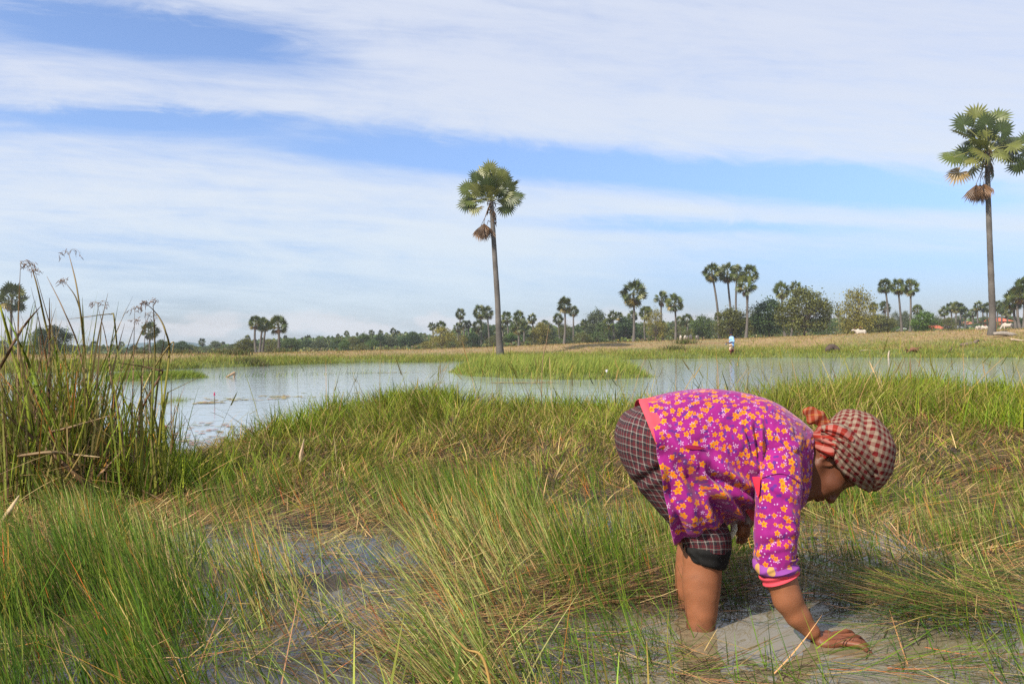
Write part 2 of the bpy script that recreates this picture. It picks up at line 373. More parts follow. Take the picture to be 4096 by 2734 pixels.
# ---------------------------------------------------------------- water
def water_mat(name, base, rough, bumps, ior=1.33, rings=(), murk=None):
    m, nt, out = newmat(name)
    ge = N(nt, "ShaderNodeNewGeometry")
    p = N(nt, "ShaderNodeBsdfPrincipled", ins={"Roughness": rough, "IOR": ior, "Specular IOR Level": 0.5})
    no = N(nt, "ShaderNodeTexNoise", ins={"Scale": 4.0, "Detail": 5.0}); nt.links.new(ge.outputs["Position"], no.inputs["Vector"])
    cbase = ramp(nt, no.outputs[0], [(0.3, base[0]), (0.7, base[1])])
    if murk:
        ctr, rad, c2 = murk
        df = N(nt, "ShaderNodeVectorMath", operation='SUBTRACT'); nt.links.new(ge.outputs["Position"], df.inputs[0]); df.inputs[1].default_value = ctr
        dv = N(nt, "ShaderNodeVectorMath", operation='DIVIDE'); nt.links.new(df.outputs[0], dv.inputs[0]); dv.inputs[1].default_value = rad
        le = N(nt, "ShaderNodeVectorMath", operation='LENGTH'); nt.links.new(dv.outputs[0], le.inputs[0])
        q = math_(nt, 'ADD', le.outputs["Value"], math_(nt, 'MULTIPLY', no.outputs[0], 1.5)); q = math_(nt, 'SUBTRACT', q, 0.32)
        mr = N(nt, "ShaderNodeMapRange", interpolation_type='SMOOTHSTEP', ins={1: 1.55, 2: 1.0}); nt.links.new(q, mr.inputs[0])
        cbase = mixc(nt, mr.outputs[0], cbase, c2)
    nt.links.new(cbase, p.inputs["Base Color"])
    h = None
    for sx_, sy_, dist, det in bumps:
        mp = N(nt, "ShaderNodeMapping"); mp.inputs["Scale"].default_value = (sx_, sy_, 1); nt.links.new(ge.outputs["Position"], mp.inputs[0])
        n = N(nt, "ShaderNodeTexNoise", ins={"Scale": 1.0, "Detail": det, "Roughness": 0.55}); nt.links.new(mp.outputs[0], n.inputs["Vector"])
        v = math_(nt, 'MULTIPLY', n.outputs[0], dist); h = v if h is None else math_(nt, 'ADD', h, v)
    for rx, ry, amp, frq, fall in rings:
        ds = N(nt, "ShaderNodeVectorMath", operation='DISTANCE'); nt.links.new(ge.outputs["Position"], ds.inputs[0]); ds.inputs[1].default_value = (rx, ry, 0)
        w_ = math_(nt, 'MULTIPLY', math_(nt, 'SINE', math_(nt, 'MULTIPLY', ds.outputs["Value"], frq)), math_(nt, 'EXPONENT', math_(nt, 'MULTIPLY', ds.outputs["Value"], -fall)))
        h = math_(nt, 'ADD', h, math_(nt, 'MULTIPLY', w_, amp))
    b = N(nt, "ShaderNodeBump", ins={"Strength": 1.0, "Distance": 1.0}); nt.links.new(h, b.inputs["Height"]); nt.links.new(b.outputs[0], p.inputs["Normal"])
    nt.links.new(p.outputs[0], out.inputs[0]); return m
MW = water_mat("pond_surface", ((0.225, 0.27, 0.30), (0.27, 0.315, 0.345)), 0.04, ((1.6, 5.0, 0.008, 3.0), (7.0, 16.0, 0.0014, 2.0)))
MP = water_mat("muddy_surface", ((0.040, 0.034, 0.024), (0.075, 0.062, 0.042)), 0.05, ((5, 9, 0.0010, 3.0), (30, 45, 0.00012, 2.0)), rings=[(*W(2803, 2510, 2.31)[:2], .0012, 85, 4.0), (*W(3330, 2560, 2.17)[:2], .0014, 95, 4.5), (*W(2768, 2426, 2.5)[:2], .0010, 85, 4.5)], murk=((0.80, 2.14, 0), (0.72, 0.42, 1.0), (0.165, 0.140, 0.086)), ior=1.55)
def sheet(name, x0, x1, y0, y1, z, mat):
    V = np.array([[x0, y0, z], [x1, y0, z], [x1, y1, z], [x0, y1, z]], float)
    return tag(mesh_np(name, V, np.array([[0, 1, 2, 3]]), mat, smooth=False), kind="structure")
sheet("pond_water", -90, 120, 4.9, 75, 0.0, MW)
sheet("paddy_water", -12, 12, -3, 4.9, 0.0, MP)
# distant hills
hx = np.linspace(-520, 150, 160); hh = 9.0 * sm(fbm(hx / 70, hx * 0, 61), 0.35, 0.75) + 1.3
hh = hh * sm(hx, -520, -420) * (1 - sm(hx, 15, 150))
V = []; F = []
for k, (dy, f) in enumerate(((0, 0.0), (12, 0.55), (26, 1.0), (40, 0.4), (52, 0.0))):
    V.append(np.stack([hx, np.full_like(hx, 575 + dy), -2 + hh * f], 1))
n_ = len(hx); V = np.concatenate(V)
F = np.array([[k * n_ + i, k * n_ + i + 1, (k + 1) * n_ + i + 1, (k + 1) * n_ + i] for k in range(4) for i in range(n_ - 1)])
tag(mesh_np("hills", V, F, colmat("hill_forest", 0.95, 0.05, noise=(0.06, 0.2)), col=np.full((len(V), 3), (0.08, 0.13, 0.15))), kind="structure")

# ---------------------------------------------------------------- grass
def blades(name, P, az, lean, L, Wd, bend, cb, ct, nseg=4, kink=None, mat=None, label=None, kind="stuff", flat=None, parent=None, tippow=1.6):
    n = len(P); T = np.linspace(0, 1, nseg + 1)
    hx, hy = np.sin(az), np.cos(az)
    pos = np.array(P, float); rows = []
    phi = rng.uniform(0, PI, n) if flat is None else flat
    wx, wy = np.cos(phi), np.sin(phi)
    cols = []
    for k, t in enumerate(T):
        w = Wd * (1 - t ** tippow) + Wd * 0.10
        o = np.stack([wx * w / 2, wy * w / 2, np.zeros(n)], 1)
        rows.append(pos - o); rows.append(pos + o)
        c = cb * (1 - t) + ct * t; cols += [c, c]
        th = lean + bend * (t + 0.5 / nseg)
        if kink is not None: th = np.where(t + 0.5 / nseg > kink[0], th + kink[1], th)
        st = L / nseg
        pos = pos + np.stack([np.sin(th) * hx * st, np.sin(th) * hy * st, np.cos(th) * st], 1)
    V = np.stack(rows, 1).reshape(-1, 3); C = np.stack(cols, 1).reshape(-1, 3)
    m = 2 * (nseg + 1); b = (np.arange(n) * m)[:, None]
    F = np.concatenate([np.concatenate([b + 2 * k, b + 2 * k + 1, b + 2 * k + 3, b + 2 * k + 2], 1) for k in range(nseg)])
    o = mesh_np(name, V, F, mat or MAT_GRASS, parent, col=C)
    if kind: tag(o, label, None, None, kind)
    return o
def pick(n, pal, wts, jit=0.22):
    pal = np.array(pal); i = rng.choice(len(pal), n, p=np.array(wts) / sum(wts))
    return pal[i] * (1 + jit * rng.standard_normal((n, 1))).clip(0.5, 1.6) * (1 + 0.08 * rng.standard_normal((n, 3))).clip(0.7, 1.3)
GREEN = [(0.085, 0.145, 0.009), (0.140, 0.20, 0.013), (0.046, 0.090, 0.008), (0.21, 0.235, 0.020), (0.034, 0.072, 0.012)]
OLIVE = [(0.17, 0.175, 0.028), (0.23, 0.205, 0.048), (0.12, 0.14, 0.018)]
STRAW = [(0.33, 0.225, 0.085), (0.43, 0.315, 0.14), (0.22, 0.135, 0.054), (0.27, 0.14, 0.066), (0.12, 0.072, 0.032)]
ORANGE = [(0.55, 0.17, 0.035), (0.45, 0.20, 0.04), (0.42, 0.10, 0.04)]
def scatter(n, y0, y1, spread=0.72, extra=0.5):
    Y = np.sqrt(rng.uniform(y0 ** 2, y1 ** 2, n)); X = rng.uniform(-1, 1, n) * (spread * Y + extra); return X, Y
def keep(X, Y, p):
    m = rng.uniform(0, 1, len(X)) < p; return X[m], Y[m]
def azto(ang, n, sd_): return R(ang) + rng.standard_normal(n) * sd_
woman_gap = lambda X, Y: 1 - sm(0.36 - np.hypot((X - 0.78) / 1.0, (Y - 2.25) / 0.6), 0, 0.12)

# A: standing grass on the near bank
X, Y = scatter(130000, 3.2, 9.4, 0.74, 0.8)
z = terrain(X, Y); cl = fbm(X * 1.6, Y * 1.6, 71); c2 = fbm(X * 0.55, Y * 0.55, 72)
edge = near_shore(X) - Y
rt = np.exp(-(((X - 2.95) / 0.95) ** 2 + ((Y - 6.9) / 1.0) ** 2)); mt = np.exp(-(((X + 0.8) / 0.55) ** 2 + ((Y - 6.7) / 0.8) ** 2))
dry = sm(fbm(X * 0.8, Y * 0.8, 73) + 0.16 * sm(X, 0.9, 2.8) * (1 - sm(Y, 5.2, 6.4)) + 0.08 * np.exp(-((Y - 4.1) / 0.5) ** 2) - 0.25 * rt - 0.2 * mt, 0.50, 0.72)
m = (z > -0.05) & (rng.uniform(0, 1, len(X)) < (0.50 + 0.5 * sm(cl, 0.35, 0.6) + rt + mt) * (1 - 0.25 * dry) * (0.15 + 0.85 * sm(Y, 3.3, 5.4)) * sm(Y, 3.1, 3.8) * sm(edge, -0.35, 0.2))
X, Y, z, cl, rt, mt, dry = (a[m] for a in (X, Y, z, cl, rt, mt, dry)); n = len(X)
L = rng.uniform(0.10, 0.27, n) * (0.75 + 0.5 * cl) * (1 + 0.75 * rt + 0.55 * mt) * (1 - 0.30 * dry)
tuft_az = 2 * PI * vnoise(X * 3.0, Y * 3.0, 74) * 2
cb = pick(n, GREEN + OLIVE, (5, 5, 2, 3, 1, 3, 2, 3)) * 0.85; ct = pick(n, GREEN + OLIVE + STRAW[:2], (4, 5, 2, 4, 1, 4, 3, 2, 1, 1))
dd = rng.uniform(0, 1, n) < 0.16 + 0.35 * dry
cb[dd] = pick(dd.sum(), STRAW, (3, 2, 3, 3, 2)); ct[dd] = pick(dd.sum(), STRAW, (4, 4, 2, 2, 1))
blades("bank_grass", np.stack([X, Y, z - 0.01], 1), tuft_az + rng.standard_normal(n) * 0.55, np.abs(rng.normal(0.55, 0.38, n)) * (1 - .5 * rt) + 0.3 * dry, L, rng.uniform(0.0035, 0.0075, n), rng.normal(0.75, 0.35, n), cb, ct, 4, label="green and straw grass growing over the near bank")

n = 15000; Y = rng.uniform(4.4, 6.7, n); X = rng.uniform(-1.6, 4.9, n); z = terrain(X, Y); m = (z > -.02) & (rng.uniform(0, 1, n) < .35 + .65 * sm(fbm(X * 3, Y * 3, 76), .35, .6)); X, Y, z = X[m], Y[m], z[m]; n = len(X)
cb = pick(n, GREEN + OLIVE + STRAW, (3, 3, 2, 2, 1, 3, 3, 2, 1.5, 1.5, 1.5, 1.5, 1)); blades("bank_short_grass", np.stack([X, Y, z - .01], 1), 8 * vnoise(X * 2.5, Y * 2.5, 77) + rng.standard_normal(n) * .6, np.abs(rng.normal(.6, .4, n)), rng.uniform(.07, .19, n), rng.uniform(.003, .007, n), rng.normal(.6, .3, n), cb, cb * 1.15, 4, label="short mixed green and tan grass on the slope behind the bent woman")
# A2: lush taller tufts along the crest of the bank
cen = []
for px, py, rad, k in tuple((a_, b_, c_, int(d_ * 1.5)) for a_, b_, c_, d_ in ((1560, 1700, .35, 500), (1720, 1700, .40, 1100), (1330, 1720, .3, 350), (2060, 1670, .4, 500), (2250, 1660, .45, 600), (2420, 1660, .4, 500), (3080, 1640, .4, 900), (3250, 1640, .5, 1200), (3420, 1640, .5, 1300), (3580, 1640, .45, 1100), (3700, 1660, .4, 600), (3900, 1670, .4, 500), (4050, 1680, .4, 500), (2700, 1660, .4, 500), (2900, 1650, .4, 600), (1150, 1760, .3, 250), (760, 1880, .3, 200), (620, 1900, .3, 250), (4080, 1760, .4, 400))):
    g = G(px, py, 0.12); g[1] = min(g[1], near_shore(g[0]) - 0.25); q = rng.standard_normal((k, 2)) * rad * 0.55
    cen.append(np.concatenate([g[:2] + q, np.full((k, 1), 1.0 if px > 3000 and px < 3800 else 0.70)], 1))
Q = np.concatenate(cen); X, Y = Q[:, 0], Q[:, 1]; n = len(X); z = terrain(X, Y)
blades("bank_tussock_grass", np.stack([X, Y, z - 0.01], 1), rng.uniform(0, 2 * PI, n), np.abs(rng.normal(0.22, 0.2, n)), rng.uniform(0.22, 0.46, n) * Q[:, 2], rng.uniform(0.005, 0.010, n), rng.normal(0.6, 0.4, n),
       pick(n, GREEN, (5, 4, 2, 2, 1)) * 0.95, pick(n, GREEN + OLIVE, (4, 7, 1, 6, 0.5, 3, 2, 1)) * 1.1, 5, label="lush green tussock grass along the crest of the near bank")

# A3: thin seeding stalks against the water
X, Y = scatter(900, 5.0, 8.4, 0.72, 0.5); z = terrain(X, Y); m = (z > 0) & (rng.uniform(0, 1, 900) < 0.2 + 0.5 * sm(X, -2.2, 0)); X, Y, z = X[m], Y[m], z[m]; n = len(X)
L = rng.uniform(0.35, 0.72, n); az = rng.uniform(0, 2 * PI, n); ln = np.abs(rng.normal(0.25, 0.22, n)); bd = rng.normal(0.2, 0.25, n)
c = pick(n, OLIVE + STRAW[:2], (3, 3, 3, 2, 1))
blades("seeding_grass_stalks", np.stack([X, Y, z], 1), az, ln, L, np.full(n, 0.0034), bd, c, c, 5, label="thin seeding grass stalks rising from the near bank", tippow=9)
th = ln + bd * 0.5
top = np.stack([X + np.sin(az) * np.sin(th) * L * 0.80, Y + np.cos(az) * np.sin(th) * L * 0.80, z + np.cos(th) * L * 0.80], 1)
k = rng.uniform(0, 1, n) < 0.5
blades("grass_seed_spikes", top[k], az[k], (ln + bd)[k], rng.uniform(0.09, 0.17, k.sum()), np.full(k.sum(), 0.008), np.zeros(k.sum()), c[k] * 0.8, c[k] * 0.7, 3, label="yellowish seed spikes of the bank grass", tippow=4)

# B: sedge stems of the wet foreground, combed to the upper left
X, Y = scatter(90000, 1.45, 4.6, 0.74, 0.35)
z = terrain(X, Y); px, py = proj(np.stack([X, Y, z], 1)); pm = pool_mask(X, Y)
c1 = fbm(X * 2.2, Y * 2.2, 81); c3 = fbm(X * 0.9, Y * 0.9, 82)
left = 1 - sm(px, 2050, 2450)
dens = left * (0.30 + 0.9 * sm(c1, 0.38, 0.6)) * (1 - 0.45 * pm) + (1 - left) * (0.06 + 0.42 * sm(c1, 0.45, 0.62)) * (1 - 0.72 * pm) + 0.6 * sm(Y, 2.9, 3.4) * (1 - sm(Y, 4.0, 4.6)) * sm(px, 1500, 2000)
dens *= (1 - 0.72 * sm(Y, 2.8, 3.7) * sm(fbm(X * 1.3, Y * 1.3, 86), .3, .55)) * woman_gap(X, Y) * (0.34 + 0.95 * sm(fbm(X * 3.8, Y * 3.8, 83, 3), 0.42, 0.58))
m = rng.uniform(0, 1, len(X)) < dens * 0.85
X, Y, z, px, py, c3, left = (a[m] for a in (X, Y, z, px, py, c3, left)); n = len(X)
comb = np.exp(-(((px - 1650) / 520) ** 2)) * sm(py, 2050, 2300)
az = np.where(rng.uniform(0, 1, n) < 0.90, azto(-75, n, 0.42) + 1.6 * (fbm(X * 1.5, Y * 1.5, 85, 2) - .5), rng.uniform(0, 2 * PI, n))
ln = np.abs(rng.normal(0.20, 0.12, n)) + 0.40 * comb * rng.uniform(0.6, 1.2, n) + 0.18 * left
L = rng.uniform(0.09, 0.29, n) * (0.8 + 0.25 * left + 0.25 * comb) * (0.75 + 0.5 * sm(fbm(X * 3.8, Y * 3.8, 83, 3), .42, .62)) * (1 - 0.25 * sm(Y, 2.8, 4))
SGR = [(0.062, 0.122, 0.012), (0.098, 0.165, 0.015), (0.040, 0.090, 0.014), (0.145, 0.205, 0.022)]
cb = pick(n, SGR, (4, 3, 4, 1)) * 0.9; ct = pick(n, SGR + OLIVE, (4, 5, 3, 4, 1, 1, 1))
o_ = rng.uniform(0, 1, n); pal = (o_ < 0.09 + 0.20 * comb); cb[pal] = pick(pal.sum(), STRAW, (3, 3, 2, 2, 1)); ct[pal] = pick(pal.sum(), STRAW, (4, 5, 2, 2, 1))
pale = (o_ > 0.55) & (comb + .25 * (vnoise(X * 2, Y * 2, 84) > .55) > 0.25); cb[pale] = pick(pale.sum(), [(0.22, 0.27, 0.065), (0.28, 0.27, 0.09), (0.17, 0.24, 0.06)], (1, 1, 1)); ct[pale] = pick(pale.sum(), [(0.26, 0.32, 0.085), (0.38, 0.33, 0.13)], (1, 1))
orr = (o_ > 0.35) & (o_ < 0.362); cb[orr] = pick(orr.sum(), ORANGE, (2, 2, 1)); ct[orr] = pick(orr.sum(), ORANGE, (2, 2, 1))
tipo = (o_ > 0.40) & (o_ < 0.43); ct[tipo] = pick(tipo.sum(), ORANGE, (1, 3, 0.5))
kk = np.where(rng.uniform(0, 1, n) < 0.07, rng.uniform(0.4, 0.8, n), 2.0)
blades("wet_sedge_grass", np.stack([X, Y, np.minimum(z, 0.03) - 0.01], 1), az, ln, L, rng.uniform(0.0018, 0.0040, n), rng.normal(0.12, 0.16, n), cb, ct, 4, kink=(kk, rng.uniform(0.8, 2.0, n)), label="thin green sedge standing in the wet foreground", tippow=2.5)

# C: flattened dead straw
X, Y = scatter(105000, 1.45, 7.6, 0.74, 0.4)
z = terrain(X, Y); px, py = proj(np.stack([X, Y, z], 1)); pm = pool_mask(X, Y)
d1 = fbm(X * 1.2, Y * 1.2, 91)
comb = np.exp(-(((px - 1750) / 520) ** 2)) * sm(py, 2150, 2400)
dn = 0.16 + 0.8 * sm(d1, 0.45, 0.66) + 0.55 * comb + 0.5 * np.exp(-((Y - 4.3) / 0.7) ** 2) + 0.4 * sm(X, 1.2, 2.2) * (1 - sm(Y, 5.5, 6.5)) + 0.9 * np.exp(-(((X + 2.6) / 1.2) ** 2 + ((Y - 4.2) / 0.55) ** 2))
dn = (dn + 0.5 * np.exp(-((Y - 5.5) / 0.6) ** 2)) * (1 - 0.8 * pm) * (1 - 0.6 * sm(Y, 6.2, 7.4))
m = (rng.uniform(0, 1, len(X)) < dn * 0.62) & (z > -0.09)
X, Y, z, comb, pm = (a[m] for a in (X, Y, z, comb, pm)); n = len(X)
az = np.where(comb > rng.uniform(0.15, 0.8, n), azto(118, n, 0.25), 4 * PI * vnoise(X * 0.9, Y * 0.9, 92) + rng.standard_normal(n) * 0.5)
cb = pick(n, STRAW + OLIVE[:2] + [(0.10, 0.065, 0.035)], (3, 2, 3, 3, 3, 1.5, 1.5, 2)); ct = cb * rng.uniform(0.8, 1.25, (n, 1))
oo = rng.uniform(0, 1, n) < 0.015; cb[oo] = ct[oo] = pick(oo.sum(), ORANGE, (2, 2, 1))
blades("dead_straw", np.stack([X, Y, np.maximum(z, -0.004) + rng.uniform(0.0, 0.03, n) * (1 - 0.8 * pm)], 1), az, rng.normal(1.47, 0.12, n).clip(0.8, 1.62), rng.uniform(0.08, 0.26, n), rng.uniform(0.0022, 0.0055, n), rng.normal(0.05, 0.2, n), cb, ct, 3, label="flattened dead straw lying over the wet ground", tippow=5)

# D: dark floating stems in the pool on the right
def heap(k, cx, cy, rx, ry, az0, sdz, L0, L1, cols, wts, zl, name, label, lean=1.45, lsd=0.12, w=(0.002, 0.0042)):
    X = cx + rx * rng.standard_normal(k); Y = cy + ry * rng.standard_normal(k); n = k
    c = pick(n, cols, wts)
    blades(name, np.stack([X, Y, rng.uniform(0.0, zl, n)], 1), azto(az0, n, sdz), rng.normal(lean, lsd, n), rng.uniform(L0, L1, n), rng.uniform(*w, n), rng.normal(0.0, 0.12, n), c, c * 1.1, 3, label=label, tippow=3)
g = G(3830, 2480); heap(620, g[0], g[1], 0.14, 0.09, -80, 0.6, 0.15, 0.4, GREEN + STRAW, (3, 2, 5, 0, 4, 2, 1, 2, 2, 4), 0.10, "floating_sedge_mat", "dark tangle of pulled sedge floating beside the hand")
g = G(3560, 2680); heap(140, g[0], g[1], 0.24, 0.05, 100, 0.5, 0.12, 0.35, GREEN + STRAW + ORANGE, (3, 2, 4, 0, 3, 1, 1, 2, 2, 3, .3, .3, .2), 0.03, "floating_sedge_litter", "pulled sedge stems adrift on the muddy pool")
g = G(2480, 2350); heap(1300, g[0], g[1], 0.26, 0.14, 100, 0.5, 0.10, 0.3, [(0.06, 0.035, 0.02), (0.10, 0.06, 0.035), (0.22, 0.10, 0.04), (0.30, 0.2, 0.1)], (4, 4, 1, 1), 0.03, "rotten_sedge_litter", "dark rotten sedge at the edge of the muddy pool")
for px, py, k, sx_, sy_, a in ((2700, 2700, 90, .25, .04, 95), (3650, 2380, 420, .22, .08, -85), (3950, 2330, 500, .25, .12, 90), (2200, 2560, 160, .13, .08, 110), (1000, 2640, 220, .30, .05, 90), (820, 2230, 160, .35, .12, 90), (2350, 2250, 420, .3, .12, 90), (2480, 2330, 500, .22, .12, 95), (2600, 2640, 90, .16, .05, -75), (3250, 2270, 260, .28, .07, 95)):
    g = G(px, py); heap(k, g[0], g[1], sx_, sy_, a, 0.7, 0.10, 0.32, GREEN + STRAW + [(0.06, 0.04, 0.025)], (3, 2, 4, 0, 3, 2, 2, 2, 2, 4, 5), 0.035, "matted_stems", "matted wet stems lying on the muddy water")
X, Y = scatter(2600, 1.5, 2.9, 0.72, 0.2); px, py = proj(np.stack([X, Y, X * 0], 1)); m = (px > 2150) & woman_gap(X, Y).astype(bool) & (rng.uniform(0, 1, len(X)) < 0.5); X, Y = X[m], Y[m]; n = len(X)
c = pick(n, [(0.10, 0.065, 0.035), (0.16, 0.12, 0.05), (0.07, 0.08, 0.03), (0.30, 0.2, 0.1)], (3, 2, 2, 1))
blades("floating_debris", np.stack([X, Y, np.full(n, 0.003)], 1), azto(95, n, 0.7), np.full(n, 1.56), rng.uniform(0.02, 0.12, n), rng.uniform(0.0015, 0.004, n), np.zeros(n), c, c, 2, label="bits of broken stem floating on the muddy pool", flat=rng.uniform(0, PI, n), tippow=5)

X, Y = scatter(5200, 1.5, 3.0, 0.72, 0.2); px, py = proj(np.stack([X, Y, X * 0], 1)); e_ = fbm(X * 3.2, Y * 3.2, 93, 3)
m = (px > 2050) & (rng.uniform(0, 1, len(X)) < 0.75 * sm(e_, .42, .62) * woman_gap(X, Y) * (1 - .6 * np.exp(-(((X - .95) / .3) ** 2 + ((Y - 2.15) / .2) ** 2)))); X, Y = X[m], Y[m]; n = len(X)
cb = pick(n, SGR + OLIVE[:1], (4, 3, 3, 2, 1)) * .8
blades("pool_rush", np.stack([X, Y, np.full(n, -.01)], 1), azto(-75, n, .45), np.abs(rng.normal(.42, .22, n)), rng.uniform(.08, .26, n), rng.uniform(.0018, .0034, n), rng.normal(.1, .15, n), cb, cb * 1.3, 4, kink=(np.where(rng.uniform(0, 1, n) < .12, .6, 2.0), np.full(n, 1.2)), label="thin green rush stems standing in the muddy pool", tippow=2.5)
# E: broad fresh blades close to the lens
spots = []
for px, k, s in ((1200, 2, .12), (1320, 3, .1), (1420, 3, .1), (1500, 4, .12), (1600, 3, .1), (1800, 2, .1), (1930, 2, .08), (2100, 4, .14), (2280, 3, .14), (2420, 2, .12), (2600, 1, .1), (2900, 1, .1)):
    for _ in range(k):
        d = rng.uniform(1.35, 1.75); w = W(px + rng.normal(0, 45), 2900, d); spots.append((w[0], w[1], rng.uniform(.17, .28)))
Q = np.array(spots); n = len(Q)
blades("fresh_blades", np.stack([Q[:, 0], Q[:, 1], np.full(n, -0.01)], 1), rng.uniform(0, 2 * PI, n), np.abs(rng.normal(0.16, 0.1, n)), Q[:, 2] * 1.15, rng.uniform(0.006, 0.011, n), rng.normal(0.15, 0.12, n), pick(n, [(0.16, 0.24, 0.035), (0.10, 0.19, 0.025)], (1, 1)), pick(n, [(0.22, 0.30, 0.05), (0.30, 0.30, 0.07), (0.38, 0.24, 0.07)], (3, 2, 1)), 6, label="broad fresh green blades close to the lens", flat=rng.normal(0, 0.5, n))

# F: islets, far bank and field
def patch(name, X, Y, Lr, Wr, colb, colt, wb, wt_, lean, label, az=None, bend=0.5, jl=1.0):
    n = len(X); z = terrain(X, Y)
    blades(name, np.stack([X, Y, z - 0.01], 1), rng.uniform(0, 2 * PI, n) if az is None else azto(az, n, 0.9), np.abs(rng.normal(lean, 0.2, n)), rng.uniform(*Lr, n) * jl, rng.uniform(*Wr, n), rng.normal(bend, 0.3, n), pick(n, colb, wb), pick(n, colt, wt_), 3, label=label)
def in_poly(P, n, inset):
    P = np.array(P); X = rng.uniform(P[:, 0].min(), P[:, 0].max(), n); Y = rng.uniform(P[:, 1].min(), P[:, 1].max(), n)
    d = poly_dist(X, Y, P); m = d > inset; return X[m], Y[m], d[m]
BRIGHT = [(0.17, 0.215, 0.034), (0.125, 0.175, 0.028), (0.24, 0.24, 0.055), (0.09, 0.13, 0.022)]
X, Y, d = in_poly(ISL, 42000, -0.12); jl = (0.35 + 0.8 * sm(d, -0.1, 0.9)) * (0.7 + 0.6 * fbm(X * 1.3, Y * 1.3, 95))
patch("islet_grass", X, Y, (0.19, 0.46), (0.007, 0.016), BRIGHT + STRAW[:1], BRIGHT + STRAW[:1], (3, 4, 1, 3, 0.6), (5, 3, 3, 1, 0.5), 0.25, "bright green grass covering the islet below the lone palm", 60, 0.45, jl)
X, Y, d = in_poly(ISL2, 16000, -0.12); jl = 0.4 + 0.7 * sm(d, -0.1, 0.5)
patch("low_islet_grass", X, Y, (0.10, 0.24), (0.007, 0.016), BRIGHT + GREEN, BRIGHT + GREEN, (1, 3, 1, 3, 2, 2, 3, 1, 1), (3, 3, 2, 1, 2, 2, 1, 1, 0.5), 0.3, "green grass on the low islet beside the driftwood", 70, 0.5, jl)
X, Y, d = in_poly(ISL3, 1800, -0.15)
patch("tiny_islet_grass", X, Y, (0.08, 0.26), (0.004, 0.009), BRIGHT, BRIGHT, (3, 3, 2, 3), (4, 3, 2, 1), 0.3, "thin green tuft of grass in open water", 70, 0.4)
X = rng.uniform(-10, -4.5, 260); Y = np.interp(X, [-10, -4.5], [24.3, 27.5]) + rng.normal(0, 0.3, 260)
n = 260; c = pick(n, GREEN, (1, 1, 2, 1, 2))
blades("emergent_rush", np.stack([X, Y, np.full(n, -0.02)], 1), azto(70, n, .6), np.abs(rng.normal(.3, .2, n)), rng.uniform(.1, .35, n), np.full(n, .009), rng.normal(.2, .2, n), c, c, 3, label="sparse rush stems standing in the pond beside the driftwood")
# far bank: green fringe by the water
px = rng.uniform(-700, 4900, 90000); s = np.abs(rng.normal(0, 1, 90000)) * 3.2 - 0.15
Yb = np.interp(px, FAR_PX, _fp[:, 1]); Y = Yb + s; X = (px - 2048) / FPX * Y; s = Y - far_shore(X)
m = (s > -0.25) & (rng.uniform(0, 1, len(X)) < 0.35 + 0.65 * sm(fbm(X * 0.6, Y * 0.6, 96), 0.35, 0.6)); X, Y, s = X[m], Y[m], s[m]
jl = (0.55 + 0.9 * fbm(X * 0.7, Y * 0.7, 97)) * (1 - 0.45 * sm(s, 3, 8))
patch("far_bank_grass", X, Y, (0.14, 0.36), (0.012, 0.028), BRIGHT + OLIVE + STRAW[:1], BRIGHT + OLIVE + STRAW[:1], (3, 4, 1, 3, 2, 1, 2, .6), (4, 3, 3, 1, 2, 2, 1, .8), 0.3, "green grass fringing the far bank", None, 0.5, jl)
px = rng.uniform(-700, 4900, 120000); Yb = np.interp(px, FAR_PX, _fp[:, 1]); s = 2.5 + 75 * rng.uniform(0, 1, 120000) ** 1.7
Y = Yb + s; X = (px - 2048) / FPX * Y; jl = 0.6 + 0.9 * fbm(X * 0.4, Y * 0.4, 98)
FIELD = [(0.28, 0.20, 0.085), (0.23, 0.175, 0.068), (0.32, 0.24, 0.12), (0.17, 0.165, 0.05), (0.25, 0.15, 0.08)]
patch("stubble_field_grass", X, Y, (0.06, 0.17), (0.015, 0.04), FIELD, FIELD, (3, 3, 1, 2, 2), (3, 3, 2, 2, 2), 0.35, "dry tan grass of the far field", None, 0.5, jl)
# dark scrubby clumps on the left far bank
cl = []
for px, py in ((560, 1448), (730, 1450), (950, 1452), (1010, 1458), (1130, 1440), (880, 1447), (2990, 1428), (2740, 1420), (2700, 1424)):
    g = G(px, py, 0.1); k = 260; cl.append(np.stack([g[0] + rng.normal(0, .45, k), g[1] + rng.normal(0, .3, k)], 1))
Q = np.concatenate(cl); patch("bank_scrub", Q[:, 0], Q[:, 1], (0.25, 0.6), (0.02, 0.05), [(0.06, 0.07, 0.025), (0.11, 0.08, 0.04), (0.07, 0.10, 0.025)], [(0.08, 0.09, 0.03), (0.14, 0.10, 0.05), (0.09, 0.13, 0.03)], (1, 1, 1), (1, 1, 1), 0.3, "dark scrubby tufts on the far bank")
